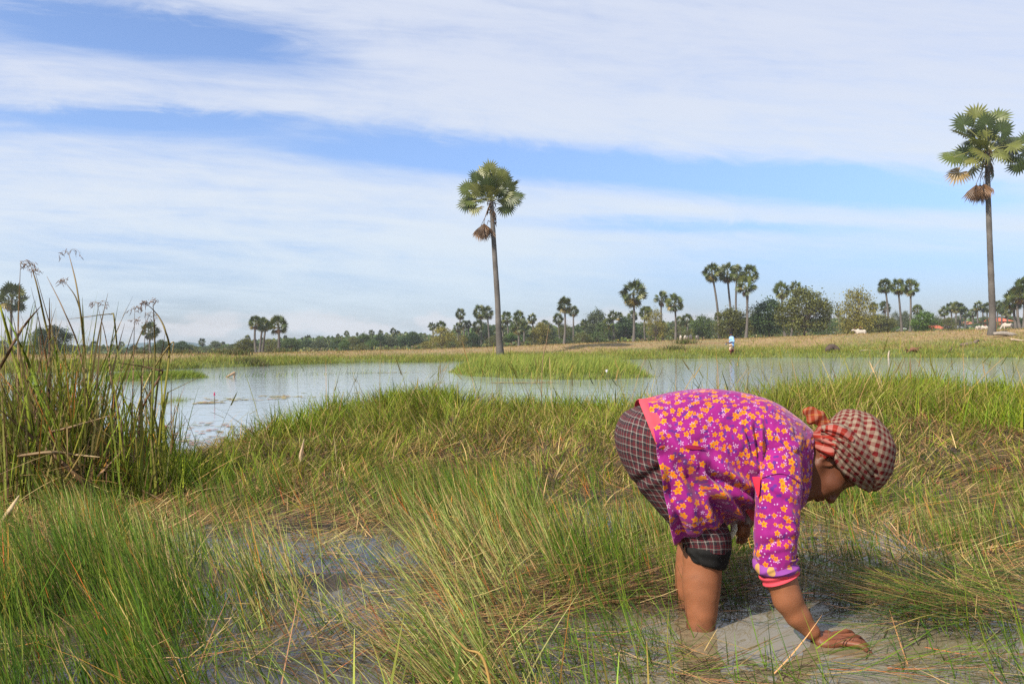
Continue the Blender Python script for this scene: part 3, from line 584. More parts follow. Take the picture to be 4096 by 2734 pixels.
# floating weed lines and lily pads
def pads(name, P, rad, cols, wts, label):
    n = len(P); th = np.linspace(0, 2 * PI, 7, endpoint=False)
    r = rng.uniform(*rad, n)[:, None] * (1 + 0.25 * rng.standard_normal((n, 7)))
    V = np.stack([P[:, 0:1] + r * np.cos(th), P[:, 1:2] + r * np.sin(th), np.full((n, 7), 0.005) + rng.uniform(0, .004, (n, 1))], -1).reshape(-1, 3)
    F = np.arange(n * 7).reshape(n, 7); tag(mesh_np(name, V, F, MAT_PLAIN, col=np.repeat(pick(n, cols, wts), 7, 0), smooth=False), label, None, None, "stuff")
Q = []
for (x0, y0), (x1, y1), k, sp in (((880, 1598), (1750, 1560), 330, .9), ((1250, 1495), (1700, 1488), 220, .8), ((1500, 1580), (1720, 1562), 170, .8), ((680, 1612), (860, 1610), 160, .3), ((1760, 1530), (2200, 1530), 350, .5)):
    t = rng.uniform(0, 1, k); a = np.array([G(x0 + (x1 - x0) * q, y0 + (y1 - y0) * q) for q in t]); a[:, :2] += rng.normal(0, sp * .4, (k, 2)) * np.array([1, .75]); a = a[vnoise(a[:, 0] * 1.1, a[:, 1] * 1.1, 99) > .42]; Q.append(a)
pads("floating_weed", np.concatenate(Q), (0.02, 0.06), [(0.22, 0.20, 0.06), (0.30, 0.25, 0.12), (0.26, 0.16, 0.10)], (2, 2, 1), "yellowish weed floating in lines on the pond")
t = 130; px = rng.uniform(640, 1050, t); py = rng.uniform(1690, 1800, t); pads("lily_pads", np.array([G(a, b) for a, b in zip(px, py)]), (0.02, 0.045), [(0.30, 0.18, 0.13), (0.25, 0.20, 0.12), (0.2, 0.2, 0.08)], (3, 2, 1), "reddish lily pads floating by the near shore")
# ---------------------------------------------------------------- palms
def fan_leaf(mb, org, dirn, up, pet, rad, r_, c, droop=0.3, nseg=20, spread=2.65, split=0.5):
    """a fan palm leaf: stalk, then pleated blade of pointed segments"""
    d = dirn / np.linalg.norm(dirn); side = np.cross(d, up); side /= np.linalg.norm(side) + 1e-9; nrm = np.cross(side, d)
    mid = org + d * pet * 0.55 + nrm * pet * 0.06; end = org + d * pet - nrm * pet * 0.05 * droop
    w = rad * 0.022
    V = []; F = []; C = []
    for q, ww in ((org, w * 1.8), (mid, w * 1.2), (end, w)):
        V += [q - side * ww, q + side * ww]; C += [np.array((0.20, 0.20, 0.06))] * 2
    F += [[0, 1, 3, 2], [2, 3, 5, 4]]
    a = np.linspace(-spread, spread, nseg + 1)
    dr = droop * rad
    for i in range(nseg):
        a0, a1 = a[i], a[i + 1]; am = (a0 + a1) / 2
        ln = rad * (0.82 + 0.18 * math.cos(am * 0.6)) * r_.uniform(0.9, 1.08)
        def pt(ang, rr, lift):
            k = rr / rad
            return end + (d * math.cos(ang) + side * math.sin(ang)) * rr + nrm * (lift - dr * k * k * (0.55 + 0.5 * abs(math.sin(ang)))) + nrm * 0.16 * rad * abs(math.sin(ang)) * k
        b = len(V)
        rs = ln * split
        V += [end, pt(a0, rs, 0.02 * rad), pt(am, rs * 1.06, -0.02 * rad), pt(a1, rs, 0.02 * rad), pt(am, ln, -0.05 * rad * r_.uniform(0, 2.2))]
        cc = c * r_.uniform(0.8, 1.2); C += [cc * 1.1, cc, cc, cc, cc * 1.05]
        F += [[b, b + 1, b + 2], [b, b + 2, b + 3], [b + 1, b + 4, b + 2], [b + 2, b + 4, b + 3]]
    mb.add(np.array(V), F, np.array(C))
PG = [np.array(q) for q in ((0.055, 0.078, 0.014), (0.075, 0.098, 0.018), (0.105, 0.118, 0.024), (0.042, 0.062, 0.016))]
DEADC = [np.array(q) for q in ((0.16, 0.09, 0.045), (0.11, 0.065, 0.035), (0.20, 0.12, 0.065))]
def palm_crown(seed, nleaf=30, lo=-35, seg=18, pet=1.1, rad=0.88):
    """unit crown about 4.6 m across, growing point at the origin"""
    r_ = np.random.default_rng(seed); mb = MB()
    for i in range(nleaf):
        t = (i + 0.5) / nleaf
        elev = R(82 - (82 - lo) * t ** 0.85 + r_.normal(0, 7)); az = i * 2.39996 + r_.normal(0, 0.25)
        d = np.array([math.cos(az) * math.cos(elev), math.sin(az) * math.cos(elev), math.sin(elev)])
        up = np.array([0, 0, 0.55]) + 0.75 * r_.standard_normal(3); up -= d * (up @ d)
        if np.linalg.norm(up) < 0.2: up = np.cross(d, [0.3, 1, 0.2])
        c = PG[r_.integers(0, 4)]
        if t > 0.82 and r_.uniform() < 0.5: c = np.array((0.17, 0.135, 0.035))
        fan_leaf(mb, np.array([0, 0, 0.25 * (1 - t) - 0.1]), d, up, pet * r_.uniform(0.85, 1.12), rad * r_.uniform(0.88, 1.1), r_, c, droop=0.25 + 0.45 * t, nseg=seg)
    return mb
def dead_skirt(seed, n=7, r0=0.75, dz=-0.9):
    r_ = np.random.default_rng(seed); mb = MB()
    for i in range(n):
        az = r_.uniform(0, 2 * PI); elev = R(r_.uniform(-78, -50))
        d = np.array([math.cos(az) * math.cos(elev), math.sin(az) * math.cos(elev), math.sin(elev)])
        fan_leaf(mb, np.array([0, 0, -0.15]), d, np.array([math.cos(az), math.sin(az), 0.4]), r_.uniform(0.55, 0.95), r0 * r_.uniform(0.7, 1), r_, DEADC[r_.integers(0, 3)], droop=1.3, nseg=12, spread=1.5)
    return mb
CROWNS = []; SKIRTS = []
for k in range(6):
    o = palm_crown(100 + k, (34, 30, 38, 28, 34, 40)[k], (-60, -50, -70, -45, -75, -55)[k], 12).build("crown", MAT_PALM); CROWNS.append(o.data); bpy.data.objects.remove(o)
for k in range(3):
    o = dead_skirt(200 + k, (6, 9, 12)[k]).build("dead_fronds", MAT_PALM); SKIRTS.append(o.data); bpy.data.objects.remove(o)
def palm_trunk(base, top, r0, r1, bend, r_, rings=True, n=10, m=26):
    t = np.linspace(0, 1, m)[:, None]
    p = base * (1 - t) + top * t + np.array(bend) * (t * (1 - t) * 4)
    r = r1 + (r0 * 0.62 - r1) * (1 - t[:, 0]) ** 1.2 + r0 * 0.38 * np.exp(-t[:, 0] * 14) 
    p[0, 2] -= 0.4
    mb = MB()
    col = np.array((0.11, 0.10, 0.09))[None] * (0.75 + 0.5 * vnoise(t[:, 0] * 30, t[:, 0] * 0, int(r_.integers(0, 999))))[:, None]
    mb.tube(p, r, n, col, cap=False); return mb
PALMS_RAW = {
 'A': (0, 1180, 2.61, [(120, -104, 290, 112, 640, 115), (1570, 290, 170, 1577, 655, 150), (980, 485, 75, None, None, 210), (1180, 515, 85, None, None, 210), (1100, 540, 62, None, None, 215), (1270, 485, 62, None, None, 215), (1400, 525, 105, None, None, 190), (1540, 515, 90, None, None, 205), (2110, 455, 76, 2112, 580, 230)]),
 'B': (800, 1180, 2.61, [(580, 218, 150, 588, 628, 125), (655, 243, 140, 622, 630, 127), (690, 262, 110, 652, 628, 130), (815, 215, 200, 820, 634, 112), (240, 487, 55, None, None, 225), (495, 420, 68, None, None, 215), (890, 422, 52, None, None, 225), (840, 440, 42, None, None, 225), (1125, 418, 78, None, None, 215), (1075, 445, 70, None, None, 218), (1165, 458, 62, None, None, 218), (1240, 428, 80, None, None, 215), (1320, 448, 45, None, None, 225), (1370, 445, 45, None, None, 225), (1440, 405, 52, None, None, 222), (1530, 375, 57, None, None, 222), (1640, 390, 34, None, None, 228), (1790, 365, 62, None, None, 220), (1885, 368, 62, None, None, 220), (2020, 345, 76, None, None, 215), (2070, 375, 60, None, None, 218), (2150, 387, 60, None, None, 218), (2300, 435, 50, None, None, 222)]),
 'C': (1600, 1180, 2.61, [(60, 387, 55, None, None, 222), (335, 287, 88, 340, None, 185), (430, 275, 112, 435, None, 180), (630, 147, 108, 640, None, 185), (600, 290, 105, None, None, 185), (668, 268, 85, None, None, 188), (712, 268, 82, 715, None, 188), (820, 265, 132, 825, 560, 170), (830, 113, 142, 850, None, 172), (910, 125, 132, 938, 528, 165), (1070, 265, 92, None, None, 185), (1115, 178, 122, 1118, None, 178), (1235, 165, 140, 1245, None, 172), (1230, 240, 165, 1240, 558, 155), (1300, 265, 112, 1298, 548, 165), (1375, 195, 106, 1392, 537, 170), (1510, 265, 92, None, None, 190), (1650, 195, 112, 1675, None, 175), (1715, 30, 165, 1710, 545, 150), (1810, 120, 112, 1812, 522, 165), (1930, 255, 105, 1930, None, 178), (2010, 235, 105, 2015, None, 180), (2170, 250, 112, 2180, 517, 165), (2220, 163, 112, 2240, 517, 165), (2285, 182, 92, 2278, 517, 170)]),
 'D': (2400, 1020, 2.61, [(345, 275, 262, 350, 932, 135), (640, 380, 162, 658, 922, 155), (780, 415, 188, 788, 918, 145), (830, 640, 92, 838, 895, 180), (910, 620, 122, 910, 907, 165), (1232, 600, 82, None, None, 195), (470, 545, 132, 475, 917, 165), (505, 540, 92, 510, 917, 170), (340, 585, 112, 350, None, 175), (1165, 95, 185, 1250, 903, 130), (1325, 90, 200, 1400, 880, 132), (1430, 112, 160, 1440, 885, 138), (1565, 105, 175, 1530, 885, 136), (1520, 225, 215, 1522, 897, 125), (1900, 285, 172, 1935, 832, 140), (2040, 275, 132, 1990, 832, 150), (1345, 572, 102, None, None, 190)]),
 'E': (3200, 1020, 2.622, [(890, 255, 148, 928, 848, 140), (1025, 260, 155, 1068, 832, 138), (1155, 262, 165, 1157, 842, 135), (890, 485, 132, 900, None, 165), (770, 500, 102, 785, 838, 175), (1230, 520, 112, 1230, None, 175), (300, 540, 92, 320, 832, 175), (265, 548, 72, 285, 832, 180), (400, 575, 72, 416, 775, 195), (1510, 540, 112, None, None, 175), (1580, 500, 102, 1590, 815, 175), (1640, 495, 112, 1642, 812, 172), (1690, 512, 92, 1666, 812, 178), (1735, 560, 102, 1738, 808, 172), (1810, 565, 92, 1822, 782, 182), (1865, 487, 97, 1880, 792, 180), (1915, 530, 75, None, None, 185), (1960, 505, 102, None, None, 180), (2080, 480, 102, None, None, 180), (2120, 510, 112, 2122, 782, 176), (2170, 520, 122, 2178, 782, 172), (2228, 372, 205, 2265, 792, 125), (2290, 318, 205, 2312, 792, 122), (2345, 245, 185, 2345, 792, 122)]),
}
WHERE = {'A': "among the hazy trees behind the tall sedges", 'B': "along the far wood beyond the open pond", 'C': "in the grove behind the lone islet palm", 'D': "behind the fisherman on the dry field", 'E': "near the village"}
CUSTOM = {('A', 0): "big sugar palm half hidden by the tall sedges at the picture's edge", ('A', 1): "lone mid sized sugar palm seen through the tall sedge stems", ('A', 8): "tiny round headed palm alone against the sky beside the sedges",
 ('B', 0): "outermost palm of the close trio beyond the pond", ('B', 1): "middle palm of the close trio standing beyond the pond", ('B', 2): "innermost lower palm of the close trio beyond the pond", ('B', 3): "separate palm with brown dead fronds beside the close trio beyond the pond",
 ('D', 0): "tall loose crowned palm standing alone between the lone islet palm and the fisherman", ('D', 1): "taller of the two palms side by side before the white cattle", ('D', 2): "shorter full round headed palm of the pair before the white cattle",
 ('D', 9): "slanting outer palm of the tall cluster behind the fisherman", ('D', 10): "palm with a bent trunk in the tall cluster behind the fisherman", ('D', 11): "palm hidden at the back of the tall cluster behind the fisherman", ('D', 12): "upper crown on the village side of the tall cluster behind the fisherman", ('D', 13): "nearest full skirted palm of the tall cluster behind the fisherman",
 ('D', 14): "palm partly behind the big spreading olive tree", ('D', 15): "palm crown peeping out above the big spreading olive tree",
 ('E', 0): "first of three equal tall palms, nearest the drooping tree", ('E', 1): "middle of the three equal tall palms near the village", ('E', 2): "last of three equal tall palms, nearest the tall right palm",
 ('E', 21): "lowest of three crowded palms behind the tall right palm", ('E', 22): "middle of three crowded palms at the picture's edge", ('E', 23): "highest of three crowded palms at the picture's edge"}
ORD = "first second third fourth fifth sixth seventh eighth ninth tenth eleventh twelfth thirteenth fourteenth fifteenth sixteenth seventeenth eighteenth nineteenth twentieth twenty-first twenty-second twenty-third twenty-fourth twenty-fifth twenty-sixth twenty-seventh twenty-eighth twenty-ninth thirtieth".split()
prng = np.random.default_rng(33)
def place_palm(pxt, pyt, pxb, pyb, wpx, d, label, group, crown=None, skirt=None, tint=(1, 1, 1)):
    base = W(pxb, pyb, d); gz = float(terrain(np.array([base[0]]), np.array([base[1]]))[0]); base[2] = gz
    cs = wpx * d / FPX / 3.25
    top = W(pxt, pyt, d); top[2] -= 1.6 * cs
    t = thing("sugar_palm", base, label, "palm tree", group)
    tr = palm_trunk(np.zeros(3), top - base, 0.30 + 0.02 * cs * 4, 0.15, (prng.normal(0, .15), prng.normal(0, .15), 0), prng, n=8, m=14).build("trunk", MAT_BARK, t)
    k = int(prng.integers(0, 6)) if crown is None else crown
    rot = (prng.normal(0, .06), prng.normal(0, .06), prng.uniform(0, 2 * PI))
    attach("crown", CROWNS[k], t, top - base, rot, (cs, cs, cs * 1.02), tint)
    if skirt is not False:
        s = int(prng.integers(0, 3)) if skirt is None else skirt
        attach("dead_fronds", SKIRTS[s], t, top - base, (0, 0, prng.uniform(0, 6)), (cs * 0.95,) * 3, (1, 1, 1))
    return t
for key, (ox, oy, s, lst) in PALMS_RAW.items():
    order = sorted([i for i in range(len(lst)) if (key, i) not in CUSTOM], key=lambda i: lst[i][0])
    for i, (u, v, w, bu, bv, d) in enumerate(lst):
        pxt, pyt = ox + u / s, oy + v / s
        pxb = ox + (bu if bu is not None else u + prng.normal(0, 4)) / s
        pyb = oy + bv / s if bv is not None else float(base_py(pxb)) - 2
        if (key, i) in CUSTOM: lab = CUSTOM[key, i]
        else: lab = f"sugar palm {ORD[order.index(i)]} from left {WHERE[key]}"
        place_palm(pxt, pyt, pxb, pyb, w / s, d, lab, "sugar palms across the plain", tint=tuple(np.array((1, 1, 1)) * prng.uniform(0.85, 1.2)), skirt=(1 if (key, i) == ('B', 3) else None))

# ---- the two tall palms, leaf by leaf
def hero_palm(pxb, pyb, d, knots, r0, r1, leaves, dead, label, seed, rad, mats=MAT_PALM):
    r_ = np.random.default_rng(seed); base = W(pxb, pyb, d)
    base[2] = float(terrain(np.array([base[0]]), np.array([base[1]]))[0])
    t = thing("sugar_palm", base, label, "palm tree", "sugar palms across the plain")
    K = np.array([W(a, b, d) for a, b in knots]) - base; K[0] = (0, 0, -0.3)
    p = catmull(K, 60); tt = np.linspace(0, 1, 60)
    r = r1 + (r0 * 0.6 - r1) * (1 - tt) ** 1.1 + r0 * 0.40 * np.exp(-tt * 16)
    r = r * (1 + 0.02 * r_.standard_normal(60)); mb = MB()
    cc = np.array((0.105, 0.095, 0.085))[None] * (0.7 + 0.6 * vnoise(tt * 26, tt * 0, seed))[:, None]
    mb.tube(p, r, 16, cc, cap=False); mb.build("trunk", MAT_BARK, t)
    top = p[-1]
    # ragged old leaf bases under the crown
    mb = MB()
    for k in range(46):
        a = r_.uniform(0, 2 * PI); h = r_.uniform(-1.5, 0.1); o = top + np.array([0, 0, h]); q = np.array([math.cos(a), math.sin(a), 0])
        L = r_.uniform(.25, .6)
        mb.tube(np.array([o + q * r1 * .8, o + q * (r1 + .10) + np.array([0, 0, .12 * L]), o + q * (r1 + .20 * L + .1) + np.array([0, 0, -.5 * L])]), [.035, .03, .012], 5, DEADC[r_.integers(0, 3)] * 0.6)
    mb.build("leaf_bases", MAT_BARK, t)
    crown = MB()
    lv = list(leaves); cxm = np.mean([q[0] for q in leaves]); cym = np.mean([q[1] for q in leaves])
    for q in list(leaves)[::2]: lv.append((cxm + (q[0] - cxm) * .62 + r_.normal(0, 10), cym + (q[1] - cym) * .55 - 8, q[2] + r_.uniform(.2, 1.2), 0))
    for (cx, cy, dd, kind) in lv:             # centre of each fan as seen, plus depth offset
        c = W(cx, cy, d + dd) - base
        v = c - (top + np.array([0, 0, 0.25])); ln = np.linalg.norm(v); dirn = v / ln
        up = np.array([0, -1.0, 0.55]) + 0.5 * r_.standard_normal(3)
        if abs(np.dot(dirn, up / np.linalg.norm(up))) > 0.93: up = np.array([0.2, -1, 0.2])
        col = {0: PG[r_.integers(0, 4)] * 1.05, 1: np.array((0.13, 0.135, 0.03)), 2: np.array((0.24, 0.16, 0.05)), 3: DEADC[0]}[kind]
        fan_leaf(crown, top + np.array([0, 0, 0.25 * r_.uniform(-.5, 1)]), dirn, up, max(ln - rad * 0.25, 0.35), rad * r_.uniform(0.85, 1.12), r_, col, droop=0.18 + 0.5 * max(0, -dirn[2] + 0.15), nseg=20, spread=2.65, split=0.60)
    crown.build("crown", mats, t)
    for (x0, y0, cx, cy, dd, n, sz) in dead:       # hanging dead fans with their stalks
        mb = MB(); a = W(x0, y0, d - 0.1) - base; c = W(cx, cy, d + dd) - base
        mb.tube(np.array([top + np.array([0, 0, -.2]), a * 0.5 + top * 0.5 + np.array([0, -.15, .1]), a, c]), [.03, .025, .02, .015], 5, DEADC[2])
        for k in range(n):
            az = r_.uniform(0, 2 * PI); dv = np.array([math.cos(az) * .35, math.sin(az) * .35, -1]); dv /= np.linalg.norm(dv)
            fan_leaf(mb, c, dv, np.array([math.cos(az), math.sin(az), .3]), 0.05, sz * r_.uniform(.8, 1.1), r_, DEADC[r_.integers(0, 3)] * 1.1, droop=0.5, nseg=16, spread=0.9, split=0.7)
        mb.build("dead_frond", mats, t)
    return t
CX = lambda u: 1700 + u / 1.7417
CY = lambda v: 600 + v / 1.7417
L1 = [(CX(u), CY(v), dd, k) for u, v, dd, k in ((400, 130, .4, 0), (490, 130, .5, 0), (560, 160, .3, 0), (350, 180, -.3, 0), (430, 200, -.7, 0), (500, 200, -.8, 0), (620, 200, .2, 0), (280, 240, -.2, 0), (350, 260, -.6, 1), (450, 260, -.9, 1), (600, 250, -.5, 0), (660, 290, 0, 0), (300, 320, -.1, 0), (270, 370, .1, 0), (330, 395, -.3, 1), (345, 410, .1, 2), (620, 320, -.6, 0), (590, 380, -.2, 0), (560, 360, .6, 0), (470, 150, 1.2, 0), (400, 250, 1.2, 0), (550, 230, 1.2, 0), (330, 310, .9, 0), (640, 330, .8, 0), (480, 290, -.7, 1), (530, 300, .9, 0), (450, 110, -.3, 0), (545, 125, -.3, 0))]
hero_palm(2003, 1421, 50, [(2003, 1421), (1995, 1330), (1990, 1200), (1981, 1060), (1973, 930), (1968, 850), (1966, 805)], 0.34, 0.135, L1, [(1940, 870, 1936, 890, -.25, 6, 1.1), (1945, 860, 1925, 900, .2, 4, 1.0)], "tall lone sugar palm behind the grassy islet, one dead frond bunch hanging off its trunk", 5, 0.76)
EX = lambda u: 3600 + u / 1.4254
EY = lambda v: 380 + v / 1.4254
L2 = [(EX(u), EY(v), dd, k) for u, v, dd, k in ((430, 90, .2, 0), (560, 85, .4, 0), (490, 120, -.6, 0), (590, 160, -.3, 0), (350, 150, .2, 0), (345, 210, -.4, 0), (460, 240, -.9, 0), (660, 235, .3, 0), (650, 265, -.2, 0), (285, 345, -.4, 0), (345, 310, .3, 0), (320, 445, -.2, 2), (410, 370, -.6, 1), (400, 400, .4, 1), (590, 335, -.5, 0), (670, 350, .2, 0), (690, 400, -.2, 0), (540, 410, .5, 0), (480, 190, .9, 0), (560, 230, 1.0, 0), (400, 260, 1.0, 0), (620, 300, 1.0, 0), (720, 300, .2, 0), (730, 240, .6, 0), (470, 330, -.9, 1))]
hero_palm(3965, 1366, 46, [(3965, 1366), (3970, 1280), (3966, 1150), (3960, 1000), (3955, 860), (3951, 720), (3949, 610)], 0.33, 0.132, L2, [(3920, 700, 3905, 735, -.3, 6, 1.1), (3940, 700, 3935, 730, -.35, 5, 1.2), (3925, 690, 3920, 735, .2, 4, 1.0)], "tallest sugar palm, on the grassy bank, big brown dead frond bunch below its crown", 9, 0.86)

# ---------------------------------------------------------------- broadleaf trees
def tree_protos(seed, n_cl, per, leaf, flat=1.0, droop=0.0, hollow=0.35, low=0.16):
    """unit tree: height 1, crown spread about 1; returns (trunk mesh, crown mesh)"""
    r_ = np.random.default_rng(seed); tr = MB()
    tr.tube(np.array([[0, 0, -.04], [.01, 0, .12], [0, .01, .30]]), [.035, .026, .02], 7, (0.13, 0.10, 0.075), cap=False)
    cl = []
    for i in range(n_cl):
        a = r_.uniform(0, 2 * PI); u = r_.uniform(-1, 1); rr = r_.uniform(hollow, 1) ** 0.6
        z = low + (1 - low) * (0.5 + 0.5 * u) ** 0.9
        prof = math.sqrt(max(0.0, 1 - (2 * (z - low) / (1 - low) - 0.85) ** 2 / 1.35)) * (0.75 + 0.35 * vnoise(np.array(a * 1.3), np.array(z * 4), seed))
        p = np.array([math.cos(a) * rr * 0.5 * prof, math.sin(a) * rr * 0.5 * prof, z * (0.9 + 0.1 * (1 - rr)) * (0.94 + 0.1 * float(vnoise(np.array(a * 2.2), np.array(7.0), seed)))])
        cl.append(p)
        if i % 3 == 0:
            st = np.array([0, 0, r_.uniform(.14, .32)]); tr.tube(np.array([st, (st + p) / 2 + np.array([0, 0, .04]), p]), [.013, .008, .003], 4, (0.12, 0.095, 0.07), cap=False)
    P = []; Cc = []
    for p in cl:
        s = r_.uniform(0.045, 0.085); q = r_.standard_normal((per, 3)) * s * np.array([1.15, 1.15, 0.7 * flat])
        if droop: q[:, 2] -= droop * np.abs(r_.standard_normal(per)) * s
        P.append(p + q); Cc.append(np.full((per, 1), r_.uniform(0.7, 1.3)) * (1 + 0.15 * r_.standard_normal((per, 1))))
    P = np.concatenate(P); Cc = np.concatenate(Cc); n = len(P)
    nrm = r_.standard_normal((n, 3)); nrm[:, 2] = np.abs(nrm[:, 2]) + .3; nrm /= np.linalg.norm(nrm, axis=1)[:, None]
    t1 = np.cross(nrm, r_.standard_normal((n, 3))); t1 /= np.linalg.norm(t1, axis=1)[:, None]; t2 = np.cross(nrm, t1)
    L = (leaf * r_.uniform(0.6, 1.3, (n, 1)))
    V = np.stack([P - t1 * L, P + t2 * L * .5, P + t1 * L, P - t2 * L * .5], 1).reshape(-1, 3)
    C = np.repeat(Cc.clip(.4, 1.8), 4, 0) * np.array((1, 1, 1))
    o1 = tr.build("trunk", MAT_BARK); o2 = mesh_np("crown", V, np.arange(4 * n).reshape(n, 4), MAT_FOL, col=C)
    d = (o1.data, o2.data); bpy.data.objects.remove(o1); bpy.data.objects.remove(o2); return d
PROT = {'dense': [tree_protos(300, 140, 48, .026), tree_protos(301, 130, 48, .026), tree_protos(305, 150, 48, .025)], 'airy': [tree_protos(302, 105, 40, .023, hollow=.2), tree_protos(303, 95, 40, .023, hollow=.25)],
        'droop': [tree_protos(304, 140, 46, .022, droop=1.8, hollow=.3)], 'bush': [tree_protos(306, 90, 36, .028, low=.0), tree_protos(307, 80, 36, .028, low=.02)]}
DK, MD, OL, YE, BR, GY = (0.05, 0.085, 0.028), (0.075, 0.115, 0.03), (0.115, 0.125, 0.03), (0.20, 0.185, 0.035), (0.085, 0.145, 0.028), (0.095, 0.12, 0.055)
CN = {DK: "dark green", MD: "mid green", OL: "olive green", YE: "yellow green", BR: "bright green", GY: "dusty grey green"}
TREES = {
 'A': [(560, 335, 290, 648, DK, 'dense', 120), (430, 350, 150, 648, DK, 'dense', 128), (1690, 475, 155, 645, MD, 'dense', 150), (1900, 488, 170, 645, DK, 'dense', 150), (2005, 515, 120, 640, OL, 'bush', 160), (2180, 525, 110, 640, GY, 'bush', 170), (2260, 485, 130, 640, GY, 'airy', 175), (1180, 560, 150, 650, GY, 'bush', 175), (1330, 580, 130, 650, MD, 'bush', 175), (1450, 570, 130, 650, GY, 'bush', 178), (1020, 560, 130, 650, GY, 'bush', 178), (880, 570, 120, 650, MD, 'bush', 170), (250, 480, 220, 660, DK, 'bush', 130), (60, 470, 200, 660, MD, 'bush', 135)],
 'B': [(480, 462, 190, 628, OL, 'dense', 130), (340, 510, 150, 632, GY, 'bush', 150), (720, 460, 150, 628, OL, 'airy', 145), (955, 455, 165, 610, MD, 'dense', 150), (770, 510, 120, 615, OL, 'bush', 150), (860, 500, 110, 612, DK, 'dense', 165), (1120, 470, 140, 605, DK, 'dense', 175), (1250, 470, 150, 602, GY, 'dense', 170), (1400, 505, 110, 600, DK, 'bush', 165), (1510, 472, 95, 603, BR, 'dense', 160), (1430, 460, 120, 598, MD, 'dense', 175), (1600, 440, 130, 595, OL, 'dense', 175), (1720, 408, 150, 592, MD, 'dense', 175), (1690, 500, 120, 592, OL, 'bush', 160), (1800, 470, 110, 590, BR, 'dense', 165), (1880, 420, 140, 588, DK, 'dense', 178), (1980, 440, 130, 585, GY, 'dense', 178), (2120, 440, 130, 580, DK, 'dense', 178), (2225, 393, 125, 578, DK, 'dense', 175), (2310, 450, 110, 575, GY, 'dense', 178), (60, 530, 110, 640, GY, 'bush', 178), (150, 482, 90, 638, GY, 'airy', 175), (240, 530, 100, 636, MD, 'bush', 172)],
 'C': [(130, 393, 130, 575, DK, 'dense', 178), (50, 450, 110, 575, DK, 'dense', 175), (210, 455, 110, 575, GY, 'dense', 180), (440, 342, 250, 580, YE, 'airy', 145), (270, 483, 120, 578, YE, 'bush', 150), (640, 418, 120, 575, YE, 'airy', 150), (760, 400, 140, 568, DK, 'dense', 158), (560, 470, 120, 572, MD, 'bush', 160), (970, 420, 120, 560, OL, 'bush', 160), (1180, 400, 160, 555, BR, 'dense', 172), (1080, 430, 100, 555, OL, 'bush', 170), (1470, 300, 170, 540, YE, 'dense', 158), (1350, 440, 90, 548, OL, 'bush', 165), (1720, 300, 150, 535, OL, 'airy', 175), (1640, 440, 120, 540, MD, 'bush', 158), (1900, 385, 160, 528, OL, 'bush', 158), (2050, 172, 210, 528, GY, 'dense', 178), (2060, 383, 180, 525, MD, 'bush', 160), (1760, 440, 90, 530, DK, 'bush', 160), (2340, 240, 130, 520, DK, 'dense', 175), (900, 300, 120, 560, DK, 'dense', 182), (1560, 300, 110, 540, GY, 'dense', 182)],
 'D': [(580, 578, 200, 905, YE, 'airy', 152), (1070, 640, 205, 892, MD, 'dense', 152), (270, 660, 190, 915, DK, 'dense', 170), (945, 770, 90, 890, YE, 'bush', 160), (810, 740, 160, 893, OL, 'bush', 165), (1370, 570, 300, 895, OL, 'dense', 128), (1620, 560, 250, 890, OL, 'airy', 135), (1765, 480, 330, 885, DK, 'dense', 128), (2130, 372, 440, 878, OL, 'dense', 122), (30, 690, 160, 930, MD, 'bush', 165), (560, 740, 130, 905, MD, 'bush', 165), (430, 700, 150, 915, MD, 'bush', 172), (1190, 720, 130, 890, GY, 'bush', 165), (140, 760, 120, 925, OL, 'bush', 168), (1960, 700, 130, 850, MD, 'bush', 160)],
 'E': [(605, 342, 310, 848, YE, 'droop', 128), (835, 630, 250, 835, OL, 'dense', 140), (1000, 598, 110, 800, GY, 'airy', 195), (1110, 600, 110, 800, GY, 'dense', 195), (1300, 603, 225, 833, BR, 'dense', 132), (1440, 640, 120, 815, GY, 'airy', 195), (1550, 655, 150, 815, OL, 'airy', 160), (1020, 750, 120, 835, BR, 'bush', 160), (1830, 715, 150, 805, BR, 'bush', 172), (2220, 690, 140, 795, MD, 'bush', 165), (2315, 668, 150, 805, DK, 'bush', 130), (1935, 640, 120, 800, GY, 'airy', 180), (500, 770, 180, 850, OL, 'bush', 150), (240, 640, 150, 850, MD, 'bush', 160), (370, 700, 120, 845, MD, 'bush', 170), (1660, 640, 130, 812, GY, 'airy', 195), (1240, 780, 90, 830, OL, 'bush', 145), (2060, 700, 110, 800, YE, 'bush', 178), (730, 640, 120, 840, OL, 'bush', 150)],
}
WT = {'A': "in the hazy line behind the tall sedges", 'B': "on the far shore beyond the open pond", 'C': "in the grove behind the lone islet palm", 'D': "near the fisherman's field", 'E': "before the village"}
trng = np.random.default_rng(44)
TCUSTOM = {('A', 0): "large dark tree behind the sedges", ('E', 0): "tall yellow green tree with drooping twigs beside the reclining white cow", ('E', 4): "round bright green tree just beyond the three equal palms", ('D', 8): "largest olive tree with a wide spreading crown between fisherman and village", ('D', 7): "dark dense tree just behind the fisherman's shoulder side", ('D', 5): "leafy olive tree under the tall palm cluster", ('C', 3): "large yellow green tree with three thin trunks, just before the lone islet palm"}
